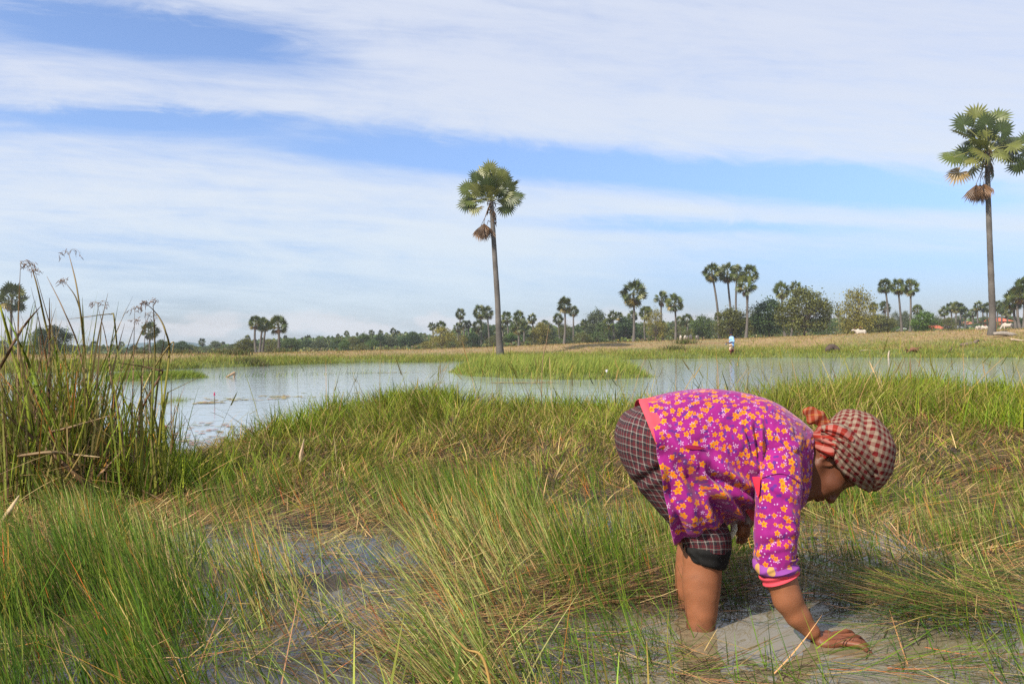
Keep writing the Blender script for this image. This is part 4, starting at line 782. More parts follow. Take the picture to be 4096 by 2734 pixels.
for key, lst in TREES.items():
    ox, oy, s, _ = PALMS_RAW[key]
    grp = {}
    for i, q in enumerate(lst): grp.setdefault((q[4], q[5] == 'bush'), []).append(i)
    for i, (u, v, w, bv, tint, kind, d) in enumerate(lst):
        px, pyt, pyb = ox + u / s, oy + v / s, oy + bv / s
        b = W(px, pyb, d); b[2] = float(terrain(np.array([b[0]]), np.array([b[1]]))[0])
        h = W(px, pyt, d)[2] - b[2]; ww = w / s * d / FPX
        word = "bush" if kind == 'bush' else "tree"
        mem = sorted(grp[(tint, kind == 'bush')], key=lambda j: lst[j][0]); kdx = mem.index(i)
        if (key, i) in TCUSTOM: lab = TCUSTOM[key, i]
        else:
            o_ = "only" if len(mem) == 1 else ORD[kdx] + " from the left"
            lab = f"{CN[tint]} {word}, " + (f"the only such {WT[key]}" if len(mem) == 1 else f"{ORD[kdx]} such from left {WT[key]}")
        t = thing("bush" if kind == 'bush' else "broadleaf_tree", b, lab, word, "bushes across the plain" if kind == 'bush' else "broadleaf trees across the plain")
        trm, crm = PROT[kind][int(trng.integers(0, len(PROT[kind])))]
        rz = trng.uniform(0, 2 * PI); sc3 = (ww * 1.22, ww * 1.22, h * 1.06)
        j = trng.uniform(0.85, 1.15)
        attach("trunk", trm, t, (0, 0, 0), (0, 0, rz), (min(ww, h), min(ww, h), h), (1, 1, 1))
        attach("crown", crm, t, (0, 0, 0), (0, 0, rz), sc3, tuple(np.array(tint) * j))
# ---- the wood behind: one leafy mass, and the scrub at its foot
def leaf_mass(name, px, py_top, d0, d1, n, leaf, cols, wts, label, floor=0.0):
    PX = rng.uniform(px[0], px[-1], n); d = rng.uniform(d0, d1, n)
    topv = np.interp(PX, px, py_top) - 6 + 16 * (fbm(PX / 26, PX * 0, 66) - 0.3) + 10 * (vnoise(PX / 9, PX * 0, 67) - .4)
    b = np.array([W(a, float(base_py(a)), q) for a, q in zip(PX, d)]); b[:, 2] = terrain(b[:, 0], b[:, 1])
    T = np.array([W(a, q, r) for a, q, r in zip(PX, topv, d)])[:, 2]
    P = b.copy(); P[:, 2] = b[:, 2] + (T - b[:, 2]).clip(0.3) * rng.uniform(0, 1, n) ** 0.8
    nrm = rng.standard_normal((n, 3)); nrm /= np.linalg.norm(nrm, axis=1)[:, None]
    t1 = np.cross(nrm, rng.standard_normal((n, 3))); t1 /= np.linalg.norm(t1, axis=1)[:, None]; t2 = np.cross(nrm, t1); L = leaf * rng.uniform(.6, 1.4, (n, 1))
    V = np.stack([P - t1 * L, P + t2 * L * .6, P + t1 * L, P - t2 * L * .6], 1).reshape(-1, 3)
    cc = pick(n, cols, wts) * (0.7 + 0.7 * vnoise(P[:, 0] / 4, P[:, 2] / 2.5, 68))[:, None]
    tag(mesh_np(name, V, np.arange(4 * n).reshape(n, 4), MAT_FOL, col=np.repeat(cc, 4, 0)), label, None, None, "stuff")
leaf_mass("far_wood", [-500, 0, 300, 600, 900, 1050, 1200, 1450, 1600, 1750, 1900, 2100, 2300, 2450, 2650, 2850, 3000, 3250, 3400, 3600, 3800, 4100, 4600], [1388, 1388, 1386, 1394, 1388, 1362, 1358, 1344, 1338, 1342, 1308, 1304, 1308, 1298, 1294, 1286, 1274, 1272, 1278, 1280, 1278, 1272, 1268], 196, 236, 90000, 0.46, [DK, MD, GY, OL], (4, 3, 3, 1.5), "hazy mass of trees closing the plain far behind the palms")
leaf_mass("scrub_line", [-500, 0, 600, 1200, 1700, 2300, 2900, 3300, 3700, 4600], [1408, 1407, 1406, 1395, 1385, 1360, 1345, 1330, 1318, 1305], 160, 190, 42000, 0.30, [MD, OL, GY, (0.16, 0.11, 0.055), YE], (3, 3, 2, 1, 1), "low scrub along the edge of the dry field")
# ---------------------------------------------------------------- village houses
def house(px0, px1, py_eave, py_ridge, py_base, d, label, roofc, wallc, overhang=0.3, rz=0.0, depth=6.0, name="village_house", windows=1):
    a, b = W(px0, py_base, d), W(px1, py_base, d); w = b[0] - a[0]; c = (a + b) / 2
    gz = float(terrain(np.array([c[0]]), np.array([c[1]]))[0]); c[2] = gz
    ze = W((px0 + px1) / 2, py_eave, d)[2] - gz; zr = W((px0 + px1) / 2, py_ridge, d)[2] - gz
    t = thing(name, c, label, "house", "village houses", rz)
    mb = MB(); mb.box((0, depth / 2, ze / 2), (w / 2 * .92, depth / 2, ze / 2), wallc); mb.build("wall", MAT_PLAIN, t, smooth=False)
    hw = w / 2 + overhang; hip = min(hw * 0.35, 1.6); y0, y1 = -overhang, depth + overhang; zb = ze - 0.06
    mb = MB(); mb.add([[-hw, y0, zb], [hw, y0, zb], [hw, y1, zb], [-hw, y1, zb], [-hw + hip, depth / 2, zr], [hw - hip, depth / 2, zr]], [[0, 1, 5, 4], [1, 2, 5], [2, 3, 4, 5], [3, 0, 4], [3, 2, 1, 0]], roofc)
    mb.build("roof", MAT_PLAIN, t, smooth=False)
    mb = MB(); mb.box((0, -.05, ze * .28), (0.42, .04, ze * .28), (0.09, 0.07, 0.06)); mb.build("door", MAT_PLAIN, t, smooth=False)
    for k in range(windows):
        for sx_ in (-1, 1):
            mb = MB(); mb.box((sx_ * w * .27, -.05, ze * .52), (0.40, .04, .38), (0.06, 0.07, 0.08)); mb.build("window", MAT_PLAIN, t, smooth=False)
EQ = lambda u: 3200 + u / 2.622
EV = lambda v: 1020 + v / 2.622
OR, RD, TILE, GRY, BLU = (0.52, 0.13, 0.07), (0.42, 0.10, 0.06), (0.45, 0.17, 0.11), (0.42, 0.43, 0.45), (0.34, 0.42, 0.52)
house(EQ(1408), EQ(1525), EV(770), EV(733), EV(815), 186, "low house with a bright orange tiled roof beside the bright round tree", OR, (0.35, 0.30, 0.26), depth=5)
house(EQ(1415), EQ(1480), EV(735), EV(710), EV(810), 200, "dark red roof just behind the bright orange tiled one", (0.24, 0.07, 0.06), (0.2, 0.24, 0.24), depth=5)
house(EQ(625), EQ(700), EV(770), EV(745), EV(832), 165, "small orange red walled house behind the drooping tree's trunk", (0.40, 0.14, 0.09), (0.55, 0.13, 0.06), depth=4)
house(EQ(1715), EQ(1868), EV(722), EV(692), EV(808), 196, "wide house with a faded red roof between slender palms", TILE, (0.28, 0.33, 0.42), depth=6)
house(EQ(2070), EQ(2235), EV(692), EV(653), EV(800), 186, "red walled house with a peaked orange red roof behind the tall right palm", OR, (0.50, 0.12, 0.07), depth=7)
house(EQ(1610), EQ(1712), EV(785), EV(765), EV(815), 184, "low open shed with a pale sheet metal roof", GRY, (0.22, 0.2, 0.18), depth=4, windows=0, name="shed")
house(EQ(1640), EQ(1715), EV(760), EV(738), EV(812), 190, "barn with a dark grey gable behind the pale shed", (0.2, 0.22, 0.24), (0.30, 0.14, 0.1), depth=5, windows=0, name="barn")
house(EQ(380), EQ(475), EV(828), EV(802), EV(850), 165, "low hut with a pale blue sheet roof at the foot of the palms", BLU, (0.2, 0.26, 0.14), depth=3, windows=0, name="hut")
house(EQ(1080), EQ(1135), EV(785), EV(762), EV(830), 185, "grey roofed hut seen between the three equal palms", GRY, (0.2, 0.19, 0.17), depth=3, windows=0, name="hut")

# ---------------------------------------------------------------- signed distance modelling
class SDF:
    def __init__(s, lo, hi, res):
        s.lo = np.array(lo, float); s.res = res; s.n = np.ceil((np.array(hi) - s.lo) / res).astype(int) + 1
        s.F = np.full(s.n, 0.5, np.float32)
    def _sub(s, lo, hi):
        a = np.clip(np.floor((np.asarray(lo) - s.lo) / s.res).astype(int), 0, s.n); b = np.clip(np.ceil((np.asarray(hi) - s.lo) / s.res).astype(int) + 1, 0, s.n)
        sl = tuple(slice(x, y) for x, y in zip(a, b))
        g = np.meshgrid(*[s.lo[i] + np.arange(a[i], b[i]) * s.res for i in range(3)], indexing='ij')
        return sl, np.stack(g, -1)
    def put(s, lo, hi, fn, k, sub=False):
        sl, P = s._sub(lo, hi)
        if P.size == 0: return
        d = fn(P).astype(np.float32); F = s.F[sl]
        if sub: d = -d; h = np.clip(k - np.abs(F - d), 0, None) / k; s.F[sl] = np.maximum(F, d) + h * h * k / 4
        else: h = np.clip(k - np.abs(F - d), 0, None) / k; s.F[sl] = np.minimum(F, d) - h * h * k / 4
    def cone(s, a, b, ra, rb, k=0.02, sub=False):
        a = np.array(a, float); b = np.array(b, float); ab = b - a; l2 = ab @ ab; m = max(ra, rb) + k + 2.5 * s.res
        def fn(P):
            t = np.clip(((P - a) @ ab) / l2, 0, 1); return np.linalg.norm(P - a - t[..., None] * ab, axis=-1) - (ra + (rb - ra) * t)
        s.put(np.minimum(a, b) - m, np.maximum(a, b) + m, fn, k, sub)
    def chain(s, pts, rad, k=0.02):
        for i in range(len(pts) - 1): s.cone(pts[i], pts[i + 1], rad[i], rad[i + 1], k)
    def ell(s, c, r, ax=None, k=0.02, sub=False):
        c = np.array(c, float); r = np.array(r, float); A = np.eye(3) if ax is None else np.array(ax, float); m = r.max() + k + 2.5 * s.res
        def fn(P):
            q = (P - c) @ A.T; k0 = np.linalg.norm(q / r, axis=-1); k1 = np.linalg.norm(q / (r * r), axis=-1)
            return np.where(k1 > 1e-9, k0 * (k0 - 1) / np.maximum(k1, 1e-9), -r.min())
        s.put(c - m, c + m, fn, k, sub)
    def mesh(s):
        F = s.F; ins = F < 0
        nx, ny, nz = F.shape
        cnt = np.zeros((nx - 1, ny - 1, nz - 1), np.int8)
        for dx in (0, 1):
            for dy in (0, 1):
                for dz in (0, 1): cnt += ins[dx:nx - 1 + dx, dy:ny - 1 + dy, dz:nz - 1 + dz]
        act = (cnt > 0) & (cnt < 8); I = np.argwhere(act); idx = np.full(act.shape, -1, np.int64); idx[act] = np.arange(len(I))
        acc = np.zeros((len(I), 3)); w = np.zeros(len(I))
        cs = [np.array(q) for q in np.ndindex(2, 2, 2)]
        for a in cs:
            for ax in range(3):
                if a[ax]: continue
                b = a.copy(); b[ax] = 1
                fa = F[tuple((I + a).T)]; fb = F[tuple((I + b).T)]; m = (fa < 0) != (fb < 0)
                t = np.where(m, fa / np.where(m, fa - fb, 1), 0)
                p = I + a + (b - a)[None] * t[:, None]
                acc[m] += p[m]; w[m] += 1
        V = s.lo + acc / w[:, None] * s.res
        Q = []
        for ax in range(3):
            o = [(1, 2), (2, 0), (0, 1)][ax]
            sl0 = [slice(None)] * 3; sl1 = [slice(None)] * 3; sl0[ax] = slice(0, -1); sl1[ax] = slice(1, None)
            A, B = ins[tuple(sl0)], ins[tuple(sl1)]; ch = A != B
            E = np.argwhere(ch); fl = A[ch]
            ok = (E[:, o[0]] > 0) & (E[:, o[1]] > 0) & (E[:, o[0]] < F.shape[o[0]] - 1) & (E[:, o[1]] < F.shape[o[1]] - 1); E, fl = E[ok], fl[ok]
            e0 = np.zeros(3, int); e0[o[0]] = 1; e1 = np.zeros(3, int); e1[o[1]] = 1
            q = np.stack([idx[tuple((E - e0 - e1).T)], idx[tuple((E - e1).T)], idx[tuple(E.T)], idx[tuple((E - e0).T)]], 1)
            q[~fl] = q[~fl][:, ::-1]; Q.append(q)
        return V, np.concatenate(Q)

# ---------------------------------------------------------------- cattle
def cow(px, py, d, hgt, rz, label, pose="graze", head=True):
    b = W(px, py, d); b[2] = float(terrain(np.array([b[0]]), np.array([b[1]]))[0])
    t = thing("cow", b, label, "cow", "white cattle on the far field", rz, hgt / 1.3)
    S = SDF((-1.3, -.5, -.1), (1.5, .5, 1.7), .03); lie = pose == "lie"; z = -0.42 if lie else 0
    S.ell((0, 0, .95 + z), (.78, .30, .34), k=.05); S.ell((.45, 0, 1.02 + z), (.36, .25, .36), k=.08); S.ell((.38, 0, 1.36 + z), (.16, .10, .12), k=.08); S.ell((-.55, 0, 1.02 + z), (.32, .28, .30), k=.08)
    for sx_, sy in ((.5, .16), (.5, -.16), (-.58, .17), (-.58, -.17)):
        if lie: S.cone((sx_, sy, .35), (sx_ + .25, sy * 1.9, .12), .11, .08, .05); S.cone((sx_ + .25, sy * 1.9, .12), (sx_ - .1, sy * 2.1, .08), .07, .05, .04)
        else:
            kx = .03 if sx_ > 0 else -.10
            S.cone((sx_, sy, .80), (sx_ + (.0 if sx_ > 0 else .06), sy, .45), .13, .075, .06); S.cone((sx_ + (0 if sx_ > 0 else .06), sy, .45), (sx_ + kx, sy, .30), .07, .055, .03); S.cone((sx_ + kx, sy, .30), (sx_ + kx * .6, sy, .03), .05, .055, .03)
    hp = {"graze": (1.15, 0, .35), "walk": (1.20, 0, 1.15), "lie": (1.15, 0, .85)}[pose]; hp = np.array(hp)
    S.cone((.68, 0, 1.12 + z), hp, .20, .13, .08); tip = hp + (np.array((.18, 0, -.25)) if pose == "graze" else np.array((.30, 0, -.10)))
    S.cone(hp, tip, .12, .075, .05)
    for sy in (-1, 1):
        S.cone(hp + np.array((-.05, sy * .10, .06)), hp + np.array((-.10, sy * .26, .04)), .045, .02, .02); S.cone(hp + np.array((-.08, sy * .06, .10)), hp + np.array((-.10, sy * .14, .24)), .025, .01, .02)
    S.chain([(-.80, 0, 1.12 + z), (-.92, 0, .9 + z), (-.92, .03, .5 + z * .6)], [.05, .03, .04], .03)
    V, F = S.mesh(); c = np.full((len(V), 3), (0.42, 0.38, 0.33)); c[V[:, 2] < 0.1] = (0.12, 0.1, 0.09); c[np.linalg.norm(V - tip, axis=1) < .1] = (0.2, .17, .15)
    mesh_np("body", V, F, MAT_CLOTH, t, col=c)
DQ = lambda u: 2400 + u / 2.61
DV = lambda v: 1020 + v / 2.61
COWS = [(DQ(843), DV(913), 150, 1.15, R(80), "white cow grazing end on, first of the row of four beside the palm pair", "graze"), (DQ(900), DV(914), 150, 1.1, R(105), "white cow, second of the row of four beside the palm pair", "graze"), (DQ(947), DV(914), 150, 1.2, R(70), "white cow, third of the row of four beside the palm pair", "graze"), (DQ(1015), DV(910), 150, 1.1, R(60), "white cow, last of the row of four, apart from the others", "graze"),
 (1600 + 1868 / 2.61, 1180 + 543 / 2.61, 170, 1.05, R(185), "white cow walking alone in front of the palm grove", "walk"), (EQ(637), EV(880), 118, 1.25, R(175), "white cow lying on the dry field below the drooping tree", "lie"), (EQ(1870), EV(818), 150, 1.1, R(30), "white cow with lowered head beside the village hedge, near the tall right palm", "graze"), (EQ(1933), EV(818), 150, 1.1, R(110), "white cow half hidden by the tall right palm's trunk", "graze"), (EQ(2180), EV(830), 128, 1.2, R(140), "white cow grazing on the rise beyond the tall right palm", "graze"), (EQ(2235), EV(797), 165, 1.1, R(150), "tiny pale cow far back beyond the tall right palm", "graze")]
for q in COWS: cow(*q)

# ---------------------------------------------------------------- small things on the banks
def driftwood(px, py, d, pts, rad, label, col=(0.16, 0.12, 0.09), name="driftwood", cat="driftwood", extra=()):
    b = W(px, py, d); b[2] = max(0.0, float(terrain(np.array([b[0]]), np.array([b[1]]))[0]))
    t = thing(name, b, label, cat); mb = MB(); mb.tube(catmull(pts, 14), np.interp(np.linspace(0, 1, 14), np.linspace(0, 1, len(rad)), rad), 7, col); mb.build("log", MAT_WOOD, t)
    for e, r_ in extra: m2 = MB(); m2.tube(catmull(e, 8), np.interp(np.linspace(0, 1, 8), np.linspace(0, 1, len(r_)), r_), 6, np.array(col) * .8); m2.build("branch", MAT_WOOD, t)
driftwood(920, 1508, depth_on(920, 1508), [(-.16, 0, -.03), (-.05, 0, .04), (.08, 0, .11), (.17, 0, .17)], [.03, .035, .045, .025], "forked bleached log sticking out of the pond beside the low islet", (0.34, 0.24, 0.16), extra=[([(.14, 0, .15), (.14, .02, .06), (.12, 0, -.04)], [.035, .03, .035])])
driftwood(3330, 1402, 46, [(-.35, 0, .02), (-.2, 0, .22), (.05, .1, .28), (.3, 0, .12), (.42, 0, -.02)], [.14, .2, .22, .16, .08], "dark root ball lying on the bank beyond the fisherman", (0.08, 0.06, 0.05), extra=[([(0, 0, .3), (-.15, 0, .42), (-.3, 0, .40)], [.04, .03, .015]), ([(.2, -.1, .2), (.38, -.15, .1), (.45, -.2, .0)], [.06, .05, .03]), ([(-.2, -.1, .15), (-.4, -.15, .12), (-.5, -.2, .02)], [.05, .04, .02])])
driftwood(3655, 1396, 43, [(-.4, 0, .03), (-.1, 0, .18), (.15, 0, .16), (.4, 0, .02)], [.06, .12, .12, .05], "reddish brown dead branch pile on the bank below the three equal palms", (0.16, 0.08, 0.05), extra=[([(-.3, 0, .1), (-.5, -.1, .2), (-.6, -.1, .1)], [.05, .03, .015]), ([(.1, 0, .15), (.25, -.1, .3), (.4, -.1, .2)], [.05, .03, .015])])
driftwood(3470, 1400, 45, [(-.45, 0, .05), (-.1, 0, .07), (.3, 0, .05)], [.05, .06, .03], "thin grey fallen branch on the bank", (0.22, 0.19, 0.16))
driftwood(3800, 1388, 42, [(-.1, 0, 0), (0, 0, .12), (.12, 0, .24)], [.05, .04, .03], "short black stake leaning out of the bank grass", (0.05, 0.04, 0.035))
driftwood(3878, 1378, 43.5, [(-.5, 0, .05), (-.1, 0, .10), (.25, 0, .16), (.42, 0, .30)], [.10, .13, .11, .07], "brown palm log with a raised end, waterside of the tall right palm", (0.14, 0.105, 0.085), extra=[([(.36, 0, .26), (.5, 0, .32), (.55, 0, .25)], [.08, .06, .03])])
driftwood(4040, 1372, 45, [(-.95, 0, .14), (-.4, 0, .16), (.1, 0, .08), (.45, .1, .05)], [.10, .13, .14, .08], "long grey fallen palm log beside the foot of the tall right palm", (0.26, 0.23, 0.2))
driftwood(4080, 1390, 43, [(-.5, 0, .12), (0, 0, .05), (.5, 0, .0)], [.05, .06, .05], "pale split log sloping down the bank at the picture's edge", (0.42, 0.33, 0.24))
driftwood(3553, 1410, 42.5, [(0, 0, -.05), (.02, 0, .2), (.06, 0, .42)], [.05, .045, .02], "upright pale stump stake on the bank", (0.40, 0.33, 0.25))
def lily(px, py, hgt, bud, label, col, openf):
    b = G(px, py); t = thing("water_lily", b, label, "water lily", "water lilies on the pond")
    mb = MB(); mb.tube([(0, 0, -.05), (.003, 0, hgt * .5), (0, 0, hgt)], [bud * .16, bud * .13, bud * .13], 6, (0.10, 0.07, 0.04)); mb.build("stem", MAT_PLAIN, t)
    mb = MB(); n = 9
    for k in range(n):
        a = 2 * PI * k / n; q = np.array([math.cos(a), math.sin(a), 0]); sd2 = np.array([-q[1], q[0], 0]); o = np.array([0, 0, hgt]); out_ = openf * (1 if k % 2 else .65)
        V = [o, o + q * bud * (.30 + .2 * out_) + sd2 * bud * .22 + np.array([0, 0, bud * .7]), o + q * bud * (.30 + .2 * out_) - sd2 * bud * .22 + np.array([0, 0, bud * .7]), o + q * bud * (.08 + 1.1 * out_) + np.array([0, 0, bud * (1.9 - .6 * out_)])]
        mb.add(V, [[0, 1, 3, 2]], np.array(col) * (0.85 + .3 * (k % 2)))
    mb.build("flower", MAT_GRASS, t)
lily(858, 1612, .11, .042, "pink water lily bud on a bare stem beside the tiny tuft islet", (0.55, 0.10, 0.20), 0.05)
lily(664, 1742, .05, .034, "closed reddish lily bud between the sedge stems and the bank", (0.35, 0.12, 0.10), 0.05)
lily(1744, 1560, .08, .040, "pale pink open water lily off the islet's tip", (0.72, 0.52, 0.58), 0.5)
lily(2427, 1517, .17, .055, "white water lily at the front edge of the grassy islet", (0.78, 0.74, 0.78), 0.6)
b = W(2281, 1416, 44); b[2] = float(terrain(np.array([b[0]]), np.array([b[1]]))[0])
S = SDF((-.2, -.2, -.1), (.2, .2, .3), .015); S.ell((0, 0, .09), (.11, .09, .09), k=.03); S.ell((.05, 0, .16), (.04, .05, .05), k=.05); V, F = S.mesh()
o = mesh_np("plastic_bag", V, F, MAT_PLAIN, col=np.full((len(V), 3), (0.25, 0.55, 0.60))); o.location = b; tag(o, "pale turquoise plastic bag lying on the far bank behind the islet", "plastic bag")
# ---------------------------------------------------------------- the woman bent over the pool
PW = thing("person", G(2800, 2500), "woman bent over in the muddy pool, in a purple flowered shirt and red checked headscarf", "person")
PWL = np.array(PW.location)
def wrel(px, py, d): return W(px, py, d)
def lnk(o):                                     # mesh was built in world space: hang it under the woman
    o.parent = PW; o.matrix_parent_inverse = Matrix.Translation(-Vector(PWL)); return o
def sub(o, par): o.parent = par; return o
# head frame
EAR = W(3312, 1848, 2.325)
HD_L = np.array([0.0, -1.0, 0.0]); HD_U = np.array([0.951, 0, 0.309]); HD_U /= np.linalg.norm(HD_U)
HD_F = np.array([HD_U[2], 0, -HD_U[0]])
def yaw(v, a):                                  # turn the face a little towards the camera
    c, s = math.cos(a), math.sin(a); return v * c + np.cross(HD_U, v) * s + HD_U * (HD_U @ v) * (1 - c)
YA = R(-6); HD_L, HD_F = yaw(HD_L, YA), yaw(HD_F, YA)
def HP(f, u, l): return EAR - HD_L * 0.072 + HD_F * f + HD_U * u + HD_L * l
def HF(f, u, l): return HP(f * .97, u + .022, l)
AX = np.stack([HD_F, HD_U, HD_L])
B = SDF(W(2440, 2700, 2.42) + np.array([-.03, -.48, -.06]), W(3620, 1580, 2.42) + np.array([.03, .42, .05]), 0.0031)
# torso and hips (under the clothes), neck
B.chain([W(2645, 1775, 2.42), W(2820, 1760, 2.42), W(3040, 1790, 2.42), W(3120, 1810, 2.42)], [.10, .10, .105, .085], .05)
B.cone(W(2645, 1800, 2.37), W(2830, 2150, 2.335), .075, .056, .05); B.cone(W(2645, 1800, 2.49), W(2790, 2150, 2.50), .075, .056, .05)
# near leg / far leg
for pts, rad in (([(2822, 2140, 2.335), (2812, 2230, 2.335), (2807, 2310, 2.33), (2807, 2370, 2.325), (2806, 2440, 2.32), (2803, 2520, 2.315), (2800, 2640, 2.31)], [.057, .056, .0535, .0490, .0430, .0385, .033]),
                 ([(2790, 2130, 2.50), (2775, 2220, 2.50), (2768, 2290, 2.50), (2766, 2350, 2.50), (2768, 2420, 2.50), (2770, 2520, 2.50)], [.054, .051, .0485, .0445, .0385, .032])):
    B.chain([W(*q) for q in pts], rad, .02)
for q, d in ((2800, 2.31), (2770, 2.50)):
    f0 = W(q, 2640, d); f0[2] = -.20; B.ell(f0 + np.array([.06, 0, 0]), (.11, .042, .035), k=.03)
# knee-cap and calf shaping
B.ell(W(2852, 2215, 2.325), (.02, .03, .035), k=.02); B.ell(W(2775, 2345, 2.33), (.024, .034, .065), k=.02); B.ell(W(2738, 2300, 2.50), (.022, .032, .065), k=.02)
# near arm
B.chain([W(3100, 1870, 2.31), W(3108, 2040, 2.222), W(3106, 2235, 2.20), W(3124, 2315, 2.195), W(3150, 2395, 2.19), W(3190, 2460, 2.185), W(3246, 2524, 2.18)], [.045, .043, .041, .0395, .0370, .0310, .0235], .02)
B.ell(W(3150, 2380, 2.18), (.030, .028, .045), k=.02)
WR = W(3262, 2540, 2.18) - np.array([0, 0, .015])
hx_ = np.array([1.0, 0.04, -0.02]); hx_ /= np.linalg.norm(hx_); hy_ = np.array([0.02, 1.0, 0]); hz_ = np.cross(hx_, hy_)
def HN(x, y, z): return WR + hx_ * x + hy_ * y + hz_ * z
B.ell(HN(.038, .004, .001), (.046, .038, .0155), np.stack([hx_, hy_, hz_]), .014)
B.ell(HN(.030, -.018, -.004), (.030, .018, .014), np.stack([hx_, hy_, hz_]), .012)
for y0, y1, l1, l2, dz, r0 in ((-.031, -.076, .032, .026, -.010, .0078), (-.011, -.031, .040, .034, -.012, .0084), (.011, .016, .043, .036, -.013, .0086), (.032, .062, .039, .032, -.012, .0082)):
    a = HN(.070, y0, .005); b = HN(.070 + l1, (y0 + y1) / 2, .008); c = HN(.070 + l1 + l2, y1, dz)
    B.ell(a, (.011, .010, .010), k=.006); B.chain([HN(.05, y0 * .8, .004), a, b, (b + c) / 2 + hz_ * .004, c], [.0095, .0094, r0, r0 * .95, r0 * .82], .002)
B.chain([HN(.012, .030, -.002), HN(.035, .052, -.004), HN(.060, .066, -.006), HN(.080, .070, -.010)], [.014, .0115, .0098, .0085], .008)
# far arm and its hand on the knee
B.chain([W(3090, 1850, 2.54), W(3050, 1960, 2.62), W(3000, 2040, 2.62), W(2968, 2080, 2.56), W(2958, 2098, 2.54)], [.052, .046, .042, .032, .027], .02)
B.ell(W(2962, 2108, 2.52), (.025, .036, .030), k=.02)
for q, (x1, y1, x2, y2, dd) in enumerate(((2990, 2105, 2990, 2140, 2.49), (2984, 2125, 2979, 2163, 2.505), (2975, 2132, 2966, 2168, 2.525), (2965, 2135, 2952, 2165, 2.545))):
    B.chain([W(2968, 2108, 2.50 + .017 * q), W(x1, y1, dd), W(x2, y2, dd)], [.0105, .0098, .0078], .004)
# neck and head
B.chain([W(3130, 1815, 2.42), HP(-.045, -.075, 0), HP(-.02, -.02, 0)], [.072, .058, .055], .04)
B.ell(HP(0, .045, 0), (.090, .090, .073), AX, .02)
B.ell(HF(.048, -.028, 0), (.058, .076, .060), AX, .03)
for l in (-1, 1):
    B.ell(HF(.072, -.022, l * .040), (.026, .030, .024), AX, .025)
    B.cone(HF(.000, -.052, l * .056), HF(.070, -.098, l * .018), .016, .016, .03)
    B.ell(HF(.086, -.058, l * .026), (.018, .024, .018), AX, .02)
B.ell(HF(.084, -.098, 0), (.021, .020, .026), AX, .025)
B.cone(HF(.088, .034, -.034), HF(.088, .034, .034), .014, .014, .02)
for l in (-1, 1):
    B.ell(HF(.106, .012, l * .031), (.014, .014, .018), AX, .016, sub=True)
    B.ell(HF(.088, .010, l * .031), (.0125, .0135, .0155), AX, .004)
    B.ell(HF(.119, -.034, l * .0125), (.010, .0085, .0085), AX, .006)
B.cone(HF(.098, .018, 0), HF(.124, -.028, 0), .0075, .0115, .012); B.ell(HF(.126, -.032, 0), (.0105, .0105, .012), AX, .006)
B.ell(HF(.101, -.056, 0), (.015, .016, .026), AX, .012)
B.ell(HF(.113, -.058, 0), (.0085, .0058, .021), AX, .004); B.ell(HF(.110, -.071, 0), (.0095, .0065, .018), AX, .004)
B.cone(HF(.120, -.0645, -.018), HF(.120, -.0645, .018), .0022, .0022, .003, sub=True)
E0 = np.stack([HD_F * .92 + HD_U * -.38, HD_U * .92 + HD_F * .38, HD_L])
for l in (-1, 1):
    c = HP(-.004, .0, l * .071)
    B.ell(c, (.0175, .030, .0085), E0, .004); B.ell(c + HD_L * l * .007 + HD_F * .004, (.0095, .019, .006), E0, .004, sub=True); B.ell(HP(-.002, -.026, l * .070), (.009, .010, .007), E0, .005)
BV, BF = B.mesh()
# smooth once
def relax(V, F, it):
    for _ in range(it):
        A = np.zeros_like(V); w = np.zeros(len(V))
        for a, b in ((0, 1), (1, 2), (2, 3), (3, 0)):
            np.add.at(A, F[:, a], V[F[:, b]]); np.add.at(A, F[:, b], V[F[:, a]]); np.add.at(w, F[:, a], 1); np.add.at(w, F[:, b], 1)
        V = V * .4 + .6 * A / w[:, None]
    return V
BV = relax(BV, BF, 1)
SK = np.array((0.225, 0.087, 0.040)); C = np.broadcast_to(SK, BV.shape).copy()
C *= (0.90 + 0.2 * vnoise(BV[:, 0] * 60, BV[:, 2] * 60 + BV[:, 1] * 40, 5))[:, None]
face = sm((BV - HP(0, -.14, 0)) @ HD_U, -.02, .05); C = C * (1 - face[:, None]) + C * face[:, None] * np.array((.50, .45, .46))  # face skin darkened: shade of the downturned face put into the colour
hl = (BV - HP(0, 0, 0)) @ AX.T                      # head-local coordinates
lip = np.exp(-(((hl[:, 1] + .0425) / .011) ** 2)) * np.exp(-((hl[:, 2] / .022) ** 2)) * (hl[:, 0] > .092) * face
C = C * (1 - .6 * lip[:, None]) + .6 * lip[:, None] * np.array((0.17, 0.055, 0.05))
for l in (-1, 1):
    lash = np.exp(-(((hl[:, 1] - .026) / .0035) ** 2)) * np.exp(-(((hl[:, 2] - l * .031) / .014) ** 2)) * (hl[:, 0] > .07) * face
    brow = np.exp(-(((hl[:, 1] - .058) / .005) ** 2)) * np.exp(-(((hl[:, 2] - l * .033) / .018) ** 2)) * (hl[:, 0] > .06) * face
    C *= (1 - .85 * np.clip(lash, 0, 1))[:, None]; C *= (1 - .75 * np.clip(brow, 0, 1))[:, None]
wet = 1 - sm(BV[:, 2] + .012 * vnoise(BV[:, 0] * 90, BV[:, 1] * 90, 3), .012, .045); C *= (1 - .38 * wet)[:, None]
hand = sm(BV[:, 0], WR[0] - .02, WR[0] + .02) * (BV[:, 1] < 2.3) * (BV[:, 2] < .15); C = C * (1 - hand[:, None]) + hand[:, None] * C * np.array((.95, .82, .80))
